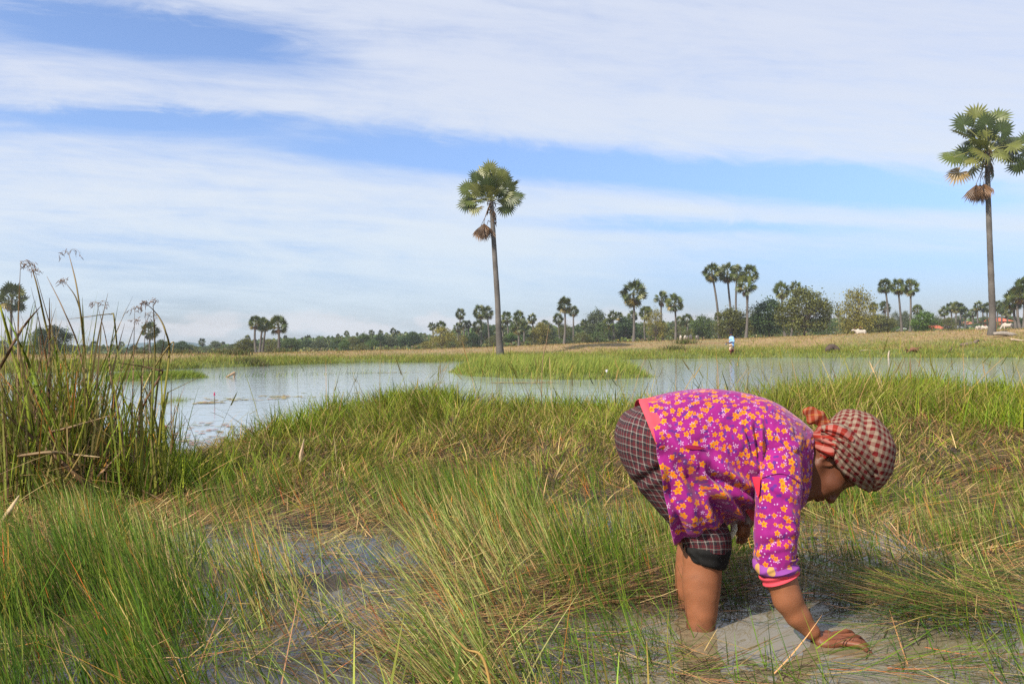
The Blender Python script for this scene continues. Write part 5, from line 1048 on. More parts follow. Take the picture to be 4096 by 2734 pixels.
farm = sm(BV[:, 0], W(2940, 0, 2.5)[0], W(2955, 0, 2.5)[0]) * (BV[:, 1] > 2.46) * (BV[:, 2] < W(0, 2000, 2.5)[2]) * (BV[:, 2] > .1); C *= (1 - .35 * farm)[:, None]
MSK = colmat("skin", 0.52, 0.35, noise=(35.0, 0.10), sss=0.12, bump=(260.0, 0.0006))
body = lnk(mesh_np("body", BV, BF, MSK, col=C))

# ---- clothes as lofted shells: rings of (top point, bottom point, half width, centre depth)
def shell(name, rings, mat, nphi=160, ns=120, ex=2.3, disp=None, exl=None, farx=0.0):
    """rings: (px_top, py_top, px_bot, py_bot, half_depth, d, skew) ; skew moves the widest point up (+) or down (-)"""
    K = np.array(rings, float); s = catmull(K, ns)
    ph = np.linspace(0, 2 * PI, nphi, endpoint=False)
    V = np.empty((ns, nphi, 3)); 
    for i in range(ns):
        a, b, c, d_, hw, d, sk = s[i]
        T = W(a, b, d); Bm = W(c, d_, d); C0 = (T + Bm) / 2; h = (T - Bm) / 2
        cs, sn = np.cos(ph), np.sin(ph); e = 2 / (np.where(cs > 0, ex, np.interp(i / ns, [0, .35, .65, 1], exl)) if exl else ex)
        yy = np.sign(cs) * np.abs(cs) ** e; xx = np.sign(sn) * np.abs(sn) ** e
        prof = 1 + sk * yy
        # near half as seen; far half is its mirror image about the body's middle plane
        dep = np.abs(xx) * hw * prof; dn_ = d - dep
        qx = (a + c) / 2 + (a - c) / 2 * yy; qy = (b + d_) / 2 + (b - d_) / 2 * yy
        Wn = CAMP + dn_[:, None] * (RV[None] * ((qx - 2048) / FPX)[:, None] + UV_[None] * ((1389 - qy) / FPX)[:, None] + FV[None])
        V[i] = Wn; far_ = xx < 0; V[i, far_, 1] = 2 * d - Wn[far_, 1]; V[i, far_, 0] += farx * np.abs(xx[far_]) * max(0.0, 1 - 3.0 * i / ns)
    # arc length uv before folds
    dl = np.linalg.norm(np.diff(V, axis=0), axis=2).mean(1); u = np.concatenate([[0], np.cumsum(dl)])
    dp = np.linalg.norm(np.diff(np.concatenate([V, V[:, :1]], 1), axis=1), axis=2)
    vv = np.concatenate([np.zeros((ns, 1)), np.cumsum(dp, 1)], 1)[:, :nphi]
    vv = vv - vv[:, nphi // 4:nphi // 4 + 1]
    if disp is not None:
        n = np.cross(np.roll(V, -1, 1) - np.roll(V, 1, 1), np.gradient(V, axis=0)); n /= np.linalg.norm(n, axis=2)[..., None] + 1e-9
        cen = V.mean(1, keepdims=True); sg = np.sign(((V - cen) * n).sum(-1).mean()); n *= sg
        px, py = proj(V); V = V + n * disp(px, py, V, u[:, None] + 0 * px, vv)[..., None]
    idx = np.arange(ns * nphi).reshape(ns, nphi)
    F = np.stack([idx[:-1], np.roll(idx, -1, 1)[:-1], np.roll(idx, -1, 1)[1:], idx[1:]], -1).reshape(-1, 4)
    uv = np.stack([u[:, None] + 0 * vv, vv], -1).reshape(-1, 2)
    return V.reshape(-1, 3), F, uv, (ns, nphi)
def ridge(px, py, x0, y0, x1, y1, amp, w, fade=0.25):
    ex, ey = x1 - x0, y1 - y0; l2 = ex * ex + ey * ey
    t = ((px - x0) * ex + (py - y0) * ey) / l2; dd = np.abs((px - x0) * ey - (py - y0) * ex) / math.sqrt(l2)
    return amp * np.exp(-(dd / w) ** 2) * sm(t, -fade, fade) * (1 - sm(t, 1 - fade, 1 + fade))
def flower_mat():
    m, nt, out = newmat("flower_print")
    uvn = N(nt, "ShaderNodeUVMap", uv_map="UVMap")
    no = N(nt, "ShaderNodeTexNoise", ins={"Scale": 9.0, "Detail": 2.0}); nt.links.new(uvn.outputs[0], no.inputs["Vector"])
    col = ramp(nt, no.outputs[0], [(0.35, (0.225, 0.009, 0.150)), (0.65, (0.285, 0.012, 0.180))])
    def layer(col, S, off, r0, amp, petals, keep, c_pet, c_mid, midr, var=None, rnd=0.9):
        mp = N(nt, "ShaderNodeMapping"); mp.inputs["Location"].default_value = (off, off * .37, 0); mp.inputs["Scale"].default_value = (S, S, 1); nt.links.new(uvn.outputs[0], mp.inputs[0])
        vo = N(nt, "ShaderNodeTexVoronoi", voronoi_dimensions='2D', ins={"Scale": 1.0, "Randomness": rnd}); nt.links.new(mp.outputs[0], vo.inputs["Vector"])
        sb = N(nt, "ShaderNodeVectorMath", operation='SUBTRACT'); nt.links.new(mp.outputs[0], sb.inputs[0]); nt.links.new(vo.outputs["Position"], sb.inputs[1])
        sx = N(nt, "ShaderNodeSeparateXYZ"); nt.links.new(sb.outputs[0], sx.inputs[0]); sc_ = N(nt, "ShaderNodeSeparateColor"); nt.links.new(vo.outputs["Color"], sc_.inputs[0])
        ln = N(nt, "ShaderNodeVectorMath", operation='LENGTH'); nt.links.new(sb.outputs[0], ln.inputs[0])
        th = math_(nt, 'ADD', math_(nt, 'ARCTAN2', sx.outputs[1], sx.outputs[0]), math_(nt, 'MULTIPLY', sc_.outputs[1], 6.28))
        pr = math_(nt, 'ADD', math_(nt, 'MULTIPLY', math_(nt, 'COSINE', math_(nt, 'MULTIPLY', th, petals)), amp), 1 - amp)
        rr = math_(nt, 'MULTIPLY', math_(nt, 'MULTIPLY', pr, r0), math_(nt, 'ADD', math_(nt, 'MULTIPLY', sc_.outputs[2], 0.45), 0.72))
        mk = math_(nt, 'MULTIPLY', math_(nt, 'LESS_THAN', ln.outputs["Value"], rr), math_(nt, 'GREATER_THAN', sc_.outputs[0], keep))
        pc = c_pet
        if var: pc = mixc(nt, sc_.outputs[2], c_pet, var)
        col = mixc(nt, mk, col, pc)
        if c_mid: col = mixc(nt, math_(nt, 'MULTIPLY', mk, math_(nt, 'LESS_THAN', ln.outputs["Value"], midr)), col, c_mid)
        return col
    col = layer(col, 40, 3.1, .36, .35, 2, .45, (0.11, 0.018, 0.20), None, 0)
    col = layer(col, 46, 9.7, .34, .40, 5, .74, (0.50, 0.30, 0.48), (0.35, 0.05, 0.12), .08)
    col = layer(col, 110, 5.5, .22, .1, 2, .80, (0.52, 0.32, 0.54), None, 0)
    col = layer(col, 41, 1.3, .39, .22, 5, .52, (0.55, 0.18, 0.004), (0.70, 0.10, 0.01), .13, (0.60, 0.25, 0.006))
    col = layer(col, 48, 7.9, .37, .22, 5, .62, (0.54, 0.18, 0.004), (0.70, 0.11, 0.01), .13, (0.58, 0.23, 0.006))
    p = N(nt, "ShaderNodeBsdfPrincipled", ins={"Roughness": 0.75, "Specular IOR Level": 0.15, "Sheen Weight": 0.15}); nt.links.new(col, p.inputs["Base Color"])
    b = N(nt, "ShaderNodeBump", ins={"Strength": 0.5, "Distance": 0.004}); n2 = N(nt, "ShaderNodeTexNoise", ins={"Scale": 26.0, "Detail": 4.0}); nt.links.new(uvn.outputs[0], n2.inputs["Vector"]); nt.links.new(n2.outputs[0], b.inputs["Height"]); nt.links.new(b.outputs[0], p.inputs["Normal"])
    t = N(nt, "ShaderNodeBsdfTranslucent"); nt.links.new(col, t.inputs[0]); mx = N(nt, "ShaderNodeMixShader", ins={0: 0.12}); nt.links.new(p.outputs[0], mx.inputs[1]); nt.links.new(t.outputs[0], mx.inputs[2])
    nt.links.new(mx.outputs[0], out.inputs[0]); return m
def plaid_mat(name, period, stops, stops2=None, rough=0.9, rot=0.0, bump=0.003):
    m, nt, out = newmat(name); uvn = N(nt, "ShaderNodeUVMap", uv_map="UVMap")
    mp = N(nt, "ShaderNodeMapping"); mp.inputs["Rotation"].default_value = (0, 0, rot); mp.inputs["Scale"].default_value = (1 / period, 1 / period, 1); nt.links.new(uvn.outputs[0], mp.inputs[0])
    wn = N(nt, "ShaderNodeTexNoise", ins={"Scale": 0.8, "Detail": 2.0}); nt.links.new(mp.outputs[0], wn.inputs["Vector"])
    wb = N(nt, "ShaderNodeVectorMath", operation='MULTIPLY_ADD'); nt.links.new(wn.outputs["Color"], wb.inputs[0]); wb.inputs[1].default_value = (.35, .35, 0); nt.links.new(mp.outputs[0], wb.inputs[2])
    sx = N(nt, "ShaderNodeSeparateXYZ"); nt.links.new(wb.outputs[0], sx.inputs[0])
    a = ramp(nt, math_(nt, 'FRACT', sx.outputs[0]), stops, 'CONSTANT'); b = ramp(nt, math_(nt, 'FRACT', sx.outputs[1]), stops2 or stops, 'CONSTANT')
    col = mixc(nt, 0.5, a, b)
    p = N(nt, "ShaderNodeBsdfPrincipled", ins={"Roughness": rough, "Specular IOR Level": 0.1}); nt.links.new(col, p.inputs["Base Color"])
    bb = N(nt, "ShaderNodeBump", ins={"Strength": 0.6, "Distance": bump}); n2 = N(nt, "ShaderNodeTexNoise", ins={"Scale": 45.0, "Detail": 4.0}); nt.links.new(uvn.outputs[0], n2.inputs["Vector"]); nt.links.new(n2.outputs[0], bb.inputs["Height"]); nt.links.new(bb.outputs[0], p.inputs["Normal"])
    nt.links.new(p.outputs[0], out.inputs[0]); return m
MFL = flower_mat()
MPL = plaid_mat("dark_plaid", 0.0225, [(0, (0.022, 0.020, 0.024)), (0.34, (0.14, 0.020, 0.026)), (0.46, (0.022, 0.020, 0.024)), (0.58, (0.14, 0.020, 0.026)), (0.70, (0.03, 0.028, 0.034)), (0.80, (0.25, 0.225, 0.20)), (0.92, (0.022, 0.020, 0.024))])
RC, CC_ = (0.105, 0.009, 0.010), (0.215, 0.17, 0.125)
MSC = plaid_mat("scarf_check", 0.0225, [(0, RC), (0.5, CC_)], rot=0.35)
MSS = plaid_mat("scarf_stripe", 0.026, [(0, (0.21, 0.018, 0.012)), (0.5, (0.36, 0.19, 0.16))], [(0, (0.22, 0.024, 0.016)), (0.9, (0.28, 0.09, 0.06))])
MPK = colmat("pink_knit", 0.85, 0.1, noise=(80.0, 0.06))
# shirt body: from the hem (left) to the collar (right)
SH = [(2592, 1600, 2696, 2176, .200, 2.415, -.03), (2640, 1583, 2745, 2166, .200, 2.415, -.04), (2720, 1566, 2840, 2140, .196, 2.415, -.06), (2816, 1556, 2915, 2105, .188, 2.42, -.06), (2900, 1560, 2965, 2068, .178, 2.42, -.04), (2983, 1571, 3000, 2042, .170, 2.42, .0), (3060, 1592, 3060, 2034, .172, 2.42, .06), (3125, 1622, 3135, 2040, .178, 2.42, .08), (3180, 1660, 3195, 2040, .165, 2.42, .06), (3225, 1697, 3226, 2012, .135, 2.42, .0), (3256, 1727, 3243, 1965, .105, 2.42, .0), (3262, 1745, 3246, 1935, .092, 2.42, .0)]
def shirt_disp(px, py, V, u, v):
    near = sm(2.42 - V[..., 1], .02, .10)
    r = 0
    r = r + ridge(px, py, 2720, 1800, 2985, 2085, .020, 20) - ridge(px, py, 2690, 1835, 2945, 2110, .022, 34)
    r = r + ridge(px, py, 2760, 1790, 3010, 1990, .012, 24) - ridge(px, py, 2790, 1850, 2990, 2050, .010, 20)
    r = r + ridge(px, py, 3035, 1905, 2930, 1740, .009, 16) + ridge(px, py, 3035, 1905, 2965, 1720, .008, 12) + ridge(px, py, 3040, 1905, 3000, 1715, .009, 12) + ridge(px, py, 3045, 1905, 3042, 1690, .010, 11) - ridge(px, py, 3035, 1905, 2985, 1725, .007, 10) - ridge(px, py, 3040, 1905, 3022, 1710, .008, 9)
    r = r + ridge(px, py, 3020, 1960, 2860, 1850, .012, 18) + ridge(px, py, 3020, 2000, 2840, 1960, .010, 22) - ridge(px, py, 3020, 1975, 2850, 1905, .010, 16)
    r = r - ridge(px, py, 2670, 1880, 2735, 2160, .010, 22) + ridge(px, py, 2720, 1870, 2790, 2150, .009, 26) + ridge(px, py, 2840, 1970, 2860, 2130, .008, 24)
    r = r + ridge(px, py, 2640, 1640, 2700, 1780, .004, 18) + ridge(px, py, 2750, 1600, 2800, 1720, .003, 30) + ridge(px, py, 3140, 1700, 3200, 1850, .005, 26) + ridge(px, py, 3060, 1905, 3200, 1760, .006, 20) - ridge(px, py, 3085, 1905, 3215, 1800, .005, 14)
    r = r + .006 * (fbm(u * 22, v * 22, 7, 3) - .5) + .0035 * (fbm(u * 60, v * 50, 8, 2) - .5)
    hem = 1 - sm(u, 0, .05); r = r + hem * .007 * np.sin(v * 55 + 1.0)
    return 1.6 * r * (0.25 + 0.75 * near)
V, F, uv, _ = shell("shirt", SH, MFL, 240, 220, 2.3, shirt_disp, (4.2, 3.6, 2.5, 2.2), 0.06)
# sleeve of the near arm: tube with its own seam
def tube_shell(path, rad, nphi=96, ns=110, disp=None, squash=1.0, uvoff=(0, 0)):
    P = catmull(np.array([list(W(*q)) for q in path]), ns); r = np.interp(np.linspace(0, 1, ns), np.linspace(0, 1, len(rad)), rad)
    T = np.gradient(P, axis=0); T /= np.linalg.norm(T, axis=1)[:, None]
    a = np.cross(T, np.array([0, 1.0, 0])); a /= np.linalg.norm(a, axis=1)[:, None]; b = np.cross(T, a)
    ph = np.linspace(0, 2 * PI, nphi, endpoint=False); u = np.concatenate([[0], np.cumsum(np.linalg.norm(np.diff(P, axis=0), axis=1))])
    U = u[:, None] + 0 * ph; Vv = (ph[None] - PI) * np.mean(r) + 0 * U
    rr = r[:, None] + 0 * ph
    n = a[:, None] * np.cos(ph)[None, :, None] + b[:, None] * np.sin(ph)[None, :, None]
    V = P[:, None] + n * rr[..., None] * np.array([1, squash, 1])
    if disp is not None:
        px, py = proj(V); V = V + n * disp(px, py, V, U, Vv)[..., None]
    idx = np.arange(ns * nphi).reshape(ns, nphi)
    F = np.stack([idx[:-1], idx[1:], np.roll(idx, -1, 1)[1:], np.roll(idx, -1, 1)[:-1]], -1).reshape(-1, 4)
    return V.reshape(-1, 3), F, np.stack([U + uvoff[0], Vv + uvoff[1]], -1).reshape(-1, 2)
def slv_disp(px, py, V, U, Vv):
    r = .007 * (fbm(U * 16, Vv * 26, 9, 3) - .5) * 2 + ridge(px, py, 3040, 1930, 3170, 2080, .006, 18) + ridge(px, py, 3060, 1940, 3180, 1990, .006, 14) - ridge(px, py, 3050, 1945, 3175, 2030, .005, 12)
    r = r + ridge(px, py, 3020, 2215, 3170, 2180, .005, 12) + ridge(px, py, 3030, 2150, 3180, 2120, .005, 16) - ridge(px, py, 3025, 2185, 3170, 2150, .005, 10) + ridge(px, py, 3150, 1990, 3175, 2150, .004, 14)
    return r
V2, F2, uv2 = tube_shell([(3112, 1775, 2.325), (3114, 1860, 2.272), (3113, 1930, 2.243), (3112, 2000, 2.222), (3108, 2085, 2.21), (3102, 2170, 2.20), (3099, 2235, 2.198), (3101, 2270, 2.197)], [.052, .063, .063, .061, .0575, .0550, .0550, .0530], disp=slv_disp, uvoff=(.7, .3))
V3, F3, uv3 = tube_shell([(3100, 1850, 2.56), (3075, 1920, 2.61), (3035, 1985, 2.63), (3000, 2032, 2.62)], [.06, .058, .055, .05], ns=40, uvoff=(1.4, .2))
Vs = np.concatenate([V, V2, V3]); Fs = np.concatenate([F, F2 + len(V), F3 + len(V) + len(V2)]); us = np.concatenate([uv, uv2, uv3])
shirt = lnk(mesh_np("shirt", Vs, Fs, MFL, uv=us)); sol = shirt.modifiers.new("thick", 'SOLIDIFY'); sol.thickness = 0.002; sol.offset = -1
# rolled cuff (inside of the cloth, paler) and the pink undershirt sleeve below it
def cuff_disp(px, py, V, U, Vv): return .006 * np.sin(U * 130 + Vv * 30) + .006 * (fbm(U * 30, Vv * 30, 13, 2) - .5) + ridge(px, py, 3050, 2290, 3180, 2235, .006, 10)
mfl2, nt, out = newmat("faded_print")
uvn = N(nt, "ShaderNodeUVMap", uv_map="UVMap"); vo = N(nt, "ShaderNodeTexVoronoi", voronoi_dimensions='2D', ins={"Scale": 36.0}); nt.links.new(uvn.outputs[0], vo.inputs["Vector"])
sc2 = N(nt, "ShaderNodeSeparateColor"); nt.links.new(vo.outputs["Color"], sc2.inputs[0])
mk = math_(nt, 'MULTIPLY', math_(nt, 'LESS_THAN', vo.outputs["Distance"], 0.34), math_(nt, 'GREATER_THAN', sc2.outputs[0], .5))
p = N(nt, "ShaderNodeBsdfPrincipled", ins={"Roughness": .85, "Specular IOR Level": .1}); nt.links.new(mixc(nt, mk, (0.22, 0.055, 0.26), (0.42, 0.24, 0.08)), p.inputs["Base Color"]); nt.links.new(p.outputs[0], out.inputs[0])
V, F, uv = tube_shell([(3100, 2228, 2.198), (3103, 2250, 2.197), (3109, 2272, 2.197), (3116, 2293, 2.196)], [.0545, .0610, .0600, .0530], ns=40, disp=cuff_disp)
sub(lnk(mesh_np("rolled_cuff", V, F, mfl2, uv=uv)), shirt).matrix_parent_inverse = Matrix()
shirt.matrix_parent_inverse = Matrix.Translation(-Vector(PWL))
for o in list(bpy.data.objects):
    if o.name == "rolled_cuff": o.parent = shirt; o.matrix_parent_inverse = Matrix()
pk = np.array((0.58, 0.065, 0.09))
parts_V = []; parts_F = []; off = 0
def addp(V, F):
    global off
    parts_V.append(V); parts_F.append(F + off); off += len(V)
V, F, uv = tube_shell([(3110, 2278, 2.197), (3117, 2296, 2.196), (3124, 2312, 2.195)], [.0525, .0530, .0505], ns=24, disp=lambda px, py, V, U, Vv: .0025 * np.sin(U * 300) + .003 * (fbm(U * 30, Vv * 25, 15, 2) - .5)); addp(V, F)
# undershirt hem showing at the small of the back
UH = [(2556, 1607, 2765, 2120, .190, 2.415, -.02), (2582, 1596, 2770, 2120, .194, 2.415, -.02), (2640, 1590, 2756, 2120, .192, 2.415, -.03)]
V, F, uv, _ = shell("u", UH, None, 200, 26, 2.3, lambda px, py, V, u, v: .002 * np.sin(u * 160) * sm(u, 0.01, .03) + .002 * (fbm(u * 40, v * 40, 16, 2) - .5), (2.15, 2.15, 2.15, 2.15), 0.06); _p = proj(V)[1][F].mean(1); F = F[_p < 1790]; addp(V, F)
# loose inner front hanging below the belly
q = np.linspace(0, 1, 14); V = []
for i, t in enumerate(q):
    for s_i in q:
        a = W(2968 + 62 * s_i, 2020 + 8 * s_i, 2.33 + .1 * s_i); b = W(3008 + 22 * s_i, 2078 + 34 * s_i, 2.36 + .06 * s_i); w_ = a * (1 - t) + b * t; w_[1] += .008 * math.sin(s_i * 9 + t * 3); V.append(w_)
F = np.array([[i * 14 + j, i * 14 + j + 1, (i + 1) * 14 + j + 1, (i + 1) * 14 + j] for i in range(13) for j in range(13)]); addp(np.array(V), F)
# seam gap under the arm and the torn slit on the side
def lens(pts, d):
    P = np.array([W(a, b, d) for a, b in pts]); c = P.mean(0); n = len(P); V = np.concatenate([[c + np.array([0, -.004, 0])], P]); return V, np.array([[0, 1 + i, 1 + (i + 1) % n, 1 + (i + 1) % n] for i in range(n)])
us_ = mesh_np("undershirt", np.concatenate(parts_V), np.concatenate(parts_F), MPK, col=np.broadcast_to(pk, (off, 3))); lnk(us_)
so2 = us_.modifiers.new("thick", 'SOLIDIFY'); so2.thickness = 0.0015
def on_shirt(px, py, lift=0.002):
    """nearest shirt point seen at that picture point"""
    a, b = proj(Vs); dd = np.hypot(a - px, b - py); c = np.where(dd < 9)[0]
    if len(c) == 0: c = np.array([dd.argmin()])
    return W(px, py, float(Vs[c, 1].min()) - lift)
def patch_on(name, poly, col, par, lift=.003, mat=None):
    P = np.array([on_shirt(a, b, lift) for a, b in poly]); c = P.mean(0); c[1] = min(c[1], on_shirt(*np.mean(poly, 0), lift)[1]); n = len(P)
    V = np.concatenate([[c], P]); F = [[0, 1 + i, 1 + (i + 1) % n] for i in range(n)]
    o = mesh_np(name, V, np.array(F), mat or MPK, par, col=np.broadcast_to(np.array(col), (n + 1, 3))); o.matrix_parent_inverse = Matrix(); return o
patch_on("torn_slit", [(2733, 1783), (2752, 1779), (2780, 1780), (2810, 1786), (2822, 1791), (2800, 1797), (2770, 1797), (2748, 1792)], (0.22, 0.012, 0.04), shirt)
patch_on("seam_gap", [(3009, 1906), (3026, 1905), (3043, 1908), (3040, 1935), (3037, 1975), (3031, 1990), (3024, 1965), (3015, 1935)], (0.60, 0.03, 0.06), shirt, .006)
b_ = on_shirt(2895, 2117, .004); mb = MB(); th = np.linspace(0, 2 * PI, 13)[:-1]
mb.tube(np.array([b_ + np.array([0, .003, 0]), b_, b_ + np.array([0, -.002, 0])]), [.0052, .0056, .0045], 12, (0.55, 0.42, 0.28)); o = mb.build("button", MAT_PLAIN, shirt); o.matrix_parent_inverse = Matrix()
# shoulder seam
sm_pts = np.array([on_shirt(a, b, .0015) for a, b in ((3046, 1909), (3062, 1905), (3085, 1898), (3108, 1893), (3128, 1893), (3150, 1899), (3175, 1912), (3200, 1930))]); mb = MB(); mb.tube(catmull(sm_pts, 30), .0016, 5, (0.16, 0.01, 0.12)); o = mb.build("shoulder_seam", MAT_PLAIN, shirt); o.matrix_parent_inverse = Matrix()

# ---- plaid wrap, rolled black legging cuffs
def pant_disp(px, py, V, u, v): return .006 * (fbm(u * 14, v * 14, 18, 3) - .5) + ridge(px, py, 2530, 1900, 2640, 1840, .006, 20) + ridge(px, py, 2560, 1960, 2670, 1900, .005, 18) - ridge(px, py, 2545, 1930, 2650, 1870, .005, 14) + .004 * np.sin(v * 45) * sm(u, .45, .60)
# rings run from the waist over the rump to the knee: (outer/back side, front side)
NL = [(2670, 1640, 2730, 1665, .03, 2.41, 0), (2588, 1624, 2750, 1685, .10, 2.415, 0), (2518, 1657, 2780, 1750, .150, 2.415, 0), (2482, 1705, 2800, 1800, .170, 2.415, 0), (2472, 1760, 2805, 1860, .170, 2.415, 0), (2483, 1825, 2812, 1915, .158, 2.41, 0), (2520, 1900, 2830, 1970, .135, 2.39, 0), (2580, 1985, 2862, 2030, .110, 2.37, 0), (2650, 2065, 2895, 2080, .090, 2.350, 0), (2712, 2135, 2920, 2125, .082, 2.340, 0), (2740, 2180, 2928, 2175, .080, 2.335, 0), (2748, 2205, 2926, 2218, .078, 2.335, 0)]
V, F, uv, _ = shell("p", NL, MPL, 140, 150, 2.2, pant_disp)
FL = [(2600, 1640, 2740, 1700, .09, 2.47, 0), (2520, 1720, 2790, 1800, .13, 2.48, 0), (2500, 1800, 2800, 1880, .13, 2.49, 0), (2560, 1920, 2830, 1980, .10, 2.50, 0), (2650, 2040, 2860, 2050, .085, 2.50, 0), (2716, 2120, 2880, 2110, .075, 2.50, 0), (2722, 2150, 2878, 2150, .073, 2.50, 0)]
V2, F2, uv2, _ = shell("p", FL, MPL, 100, 90, 2.2, pant_disp)
lnk(mesh_np("plaid_wrap", np.concatenate([V, V2]), np.concatenate([F, F2 + len(V)]), MPL, uv=np.concatenate([uv, uv2 + .37])))
CK = [(2742, 2182, 2922, 2196, .070, 2.335, 0), (2740, 2190, 2924, 2210, .076, 2.335, 0), (2742, 2202, 2921, 2228, .079, 2.335, 0), (2748, 2220, 2913, 2250, .076, 2.334, 0), (2755, 2238, 2902, 2272, .071, 2.333, 0), (2762, 2246, 2893, 2280, .064, 2.333, 0), (2768, 2240, 2885, 2270, .058, 2.333, 0)]
V, F, uv, _ = shell("c", CK, None, 120, 50, 2.1, lambda px, py, V, u, v: .003 * (fbm(u * 30, v * 22, 19, 3) - .5) * 2 + ridge(px, py, 2755, 2195, 2800, 2245, .004, 7) - ridge(px, py, 2790, 2200, 2800, 2255, .004, 6) + .0015 * np.sin(u * 120 + v * 12))
lnk(mesh_np("legging_cuff", V, F, colmat("black_knit", .9, .12, noise=(60, .15)), col=np.full((len(V), 3), .014)))
# thin bag tip held against the knee
mb = MB(); mb.tube(np.array([W(2938, 2090, 2.44), W(2936, 2112, 2.43), W(2930, 2135, 2.43), W(2924, 2158, 2.43)]), [.008, .012, .009, .002], 8, (0.62, 0.62, 0.52)); o = mb.build("plastic_bag", MAT_GRASS)
tag(o, "small crumpled clear plastic bag held at the bent woman's knee", "plastic bag")

# ---- headscarf
def dome(outline, c, d, T, mat_uv, ex=2.0, n=150, m=70, disp=None, tilt=0.0, uvscale=1.0, yoff=0.0):
    """outline (px,py) round centre c gets thickness 2T about depth d"""
    O = np.array(outline, float) - np.array(c); ang = np.arctan2(O[:, 1], O[:, 0]); rad = np.hypot(O[:, 0], O[:, 1]); o = np.argsort(ang); ang, rad = ang[o], rad[o]
    th = np.linspace(-PI, PI, n, endpoint=False); A = np.concatenate([ang - 2 * PI, ang, ang + 2 * PI]); Rr = np.concatenate([rad] * 3)
    r = np.interp(th, A, Rr); k = np.exp(-np.linspace(-2, 2, 9) ** 2); k /= k.sum(); r = sum(np.roll(r, j - 4) * k[j] for j in range(9))
    ps = np.linspace(-PI / 2, PI / 2, m); e = 2 / ex
    cp = np.abs(np.cos(ps)) ** e; sp = np.sign(np.sin(ps)) * np.abs(np.sin(ps)) ** e
    PX = c[0] + r[None] * np.cos(th)[None] * cp[:, None]; PY = c[1] + r[None] * np.sin(th)[None] * cp[:, None]
    V = np.empty((m, n, 3))
    for i in range(m):
        dd = d - T * sp[i]
        V[i] = np.stack([W(a, b, d) for a, b in zip(PX[i], PY[i])]); V[i, :, 1] += dd - d
    g = (PI / 2 - ps)[:, None] * (r[None] * d / FPX)          # arc from the near pole
    uv = np.stack([g * np.cos(th)[None], -g * np.sin(th)[None]], -1) * uvscale
    if disp is not None:
        nn = np.cross(np.roll(V, -1, 1) - np.roll(V, 1, 1), np.gradient(V, axis=0)); nn /= np.linalg.norm(nn, axis=2)[..., None] + 1e-9
        cen = V.reshape(-1, 3).mean(0); nn *= np.sign(((V - cen) * nn).sum(-1).mean()); px, py = proj(V); V = V + nn * disp(px, py, V)[..., None]
    idx = np.arange(m * n).reshape(m, n)
    F = np.stack([idx[:-1], np.roll(idx, -1, 1)[:-1], np.roll(idx, -1, 1)[1:], idx[1:]], -1).reshape(-1, 4)
    return V.reshape(-1, 3), F, uv.reshape(-1, 2)
def dome_disp(px, py, V):
    r = ridge(px, py, 3400, 1640, 3395, 1760, -.006, 10) + ridge(px, py, 3375, 1660, 3390, 1790, .006, 12) + ridge(px, py, 3425, 1650, 3440, 1800, .006, 16) - ridge(px, py, 3455, 1670, 3490, 1790, .006, 12) + ridge(px, py, 3480, 1665, 3530, 1790, .005, 15) + ridge(px, py, 3490, 1790, 3530, 1880, .006, 12) - ridge(px, py, 3470, 1790, 3520, 1900, .006, 9)
    return r + .006 * (fbm(px / 35, py / 35, 23, 3) - .5)
OUT = [(3300, 1722), (3322, 1690), (3350, 1665), (3372, 1645), (3393, 1635), (3424, 1637), (3454, 1646), (3484, 1661), (3510, 1680), (3536, 1712), (3554, 1746), (3563, 1780), (3565, 1813), (3561, 1842), (3554, 1868), (3545, 1893), (3532, 1913), (3518, 1940), (3493, 1963), (3478, 1960), (3462, 1950), (3440, 1928), (3415, 1905), (3380, 1880), (3352, 1845), (3330, 1800), (3310, 1760)]
V, F, uv = dome(OUT, (3430, 1795), 2.395, .108, None, 2.15, 170, 80, dome_disp)
scarf = lnk(mesh_np("headscarf", V, F, MSC, uv=uv))
def swath(path, width, thick, bulge, mat, name, parent, folds=4, seed=1, along=True, n=60, m=40, per=None):
    """a folded length of cloth laid over the head: path (px,py,d), width in px across the path"""
    K = catmull(np.array(path, float), n); wv = np.interp(np.linspace(0, 1, n), np.linspace(0, 1, len(width)), width)
    Tn = np.gradient(K[:, :2], axis=0); Tn /= np.linalg.norm(Tn, axis=1)[:, None]; Nn = np.stack([-Tn[:, 1], Tn[:, 0]], 1)
    s = np.linspace(-1, 1, m); V = np.empty((n, m, 3)); u = np.concatenate([[0], np.cumsum(np.hypot(*np.diff(K[:, :2], axis=0).T))]) * 2.33 / FPX
    UVc = np.empty((n, m, 2))
    for i in range(n):
        x = K[i, 0] + Nn[i, 0] * s * wv[i]; y = K[i, 1] + Nn[i, 1] * s * wv[i]
        prof = np.sqrt(np.clip(1 - s ** 2, 0, 1)); fold = thick * (0.5 + .5 * np.cos(s * PI * folds + .8 * vnoise(np.array(u[i] * 14), np.array(seed * 3.1)) * 3)) * prof
        dd = K[i, 2] + bulge * (1 - prof) - fold - thick * .3
        V[i] = np.stack([W(a, b, q) for a, b, q in zip(x, y, dd)]); UVc[i, :, 0] = u[i]; UVc[i, :, 1] = s * wv[i] * 2.33 / FPX * (1.25)
    idx = np.arange(n * m).reshape(n, m); F = np.stack([idx[:-1, :-1], idx[1:, :-1], idx[1:, 1:], idx[:-1, 1:]], -1).reshape(-1, 4)
    o = mesh_np(name, V.reshape(-1, 3), F, mat, parent, uv=UVc.reshape(-1, 2)); o.matrix_parent_inverse = Matrix()
    so_ = o.modifiers.new("thick", 'SOLIDIFY'); so_.thickness = 0.004; so_.offset = 0; return o
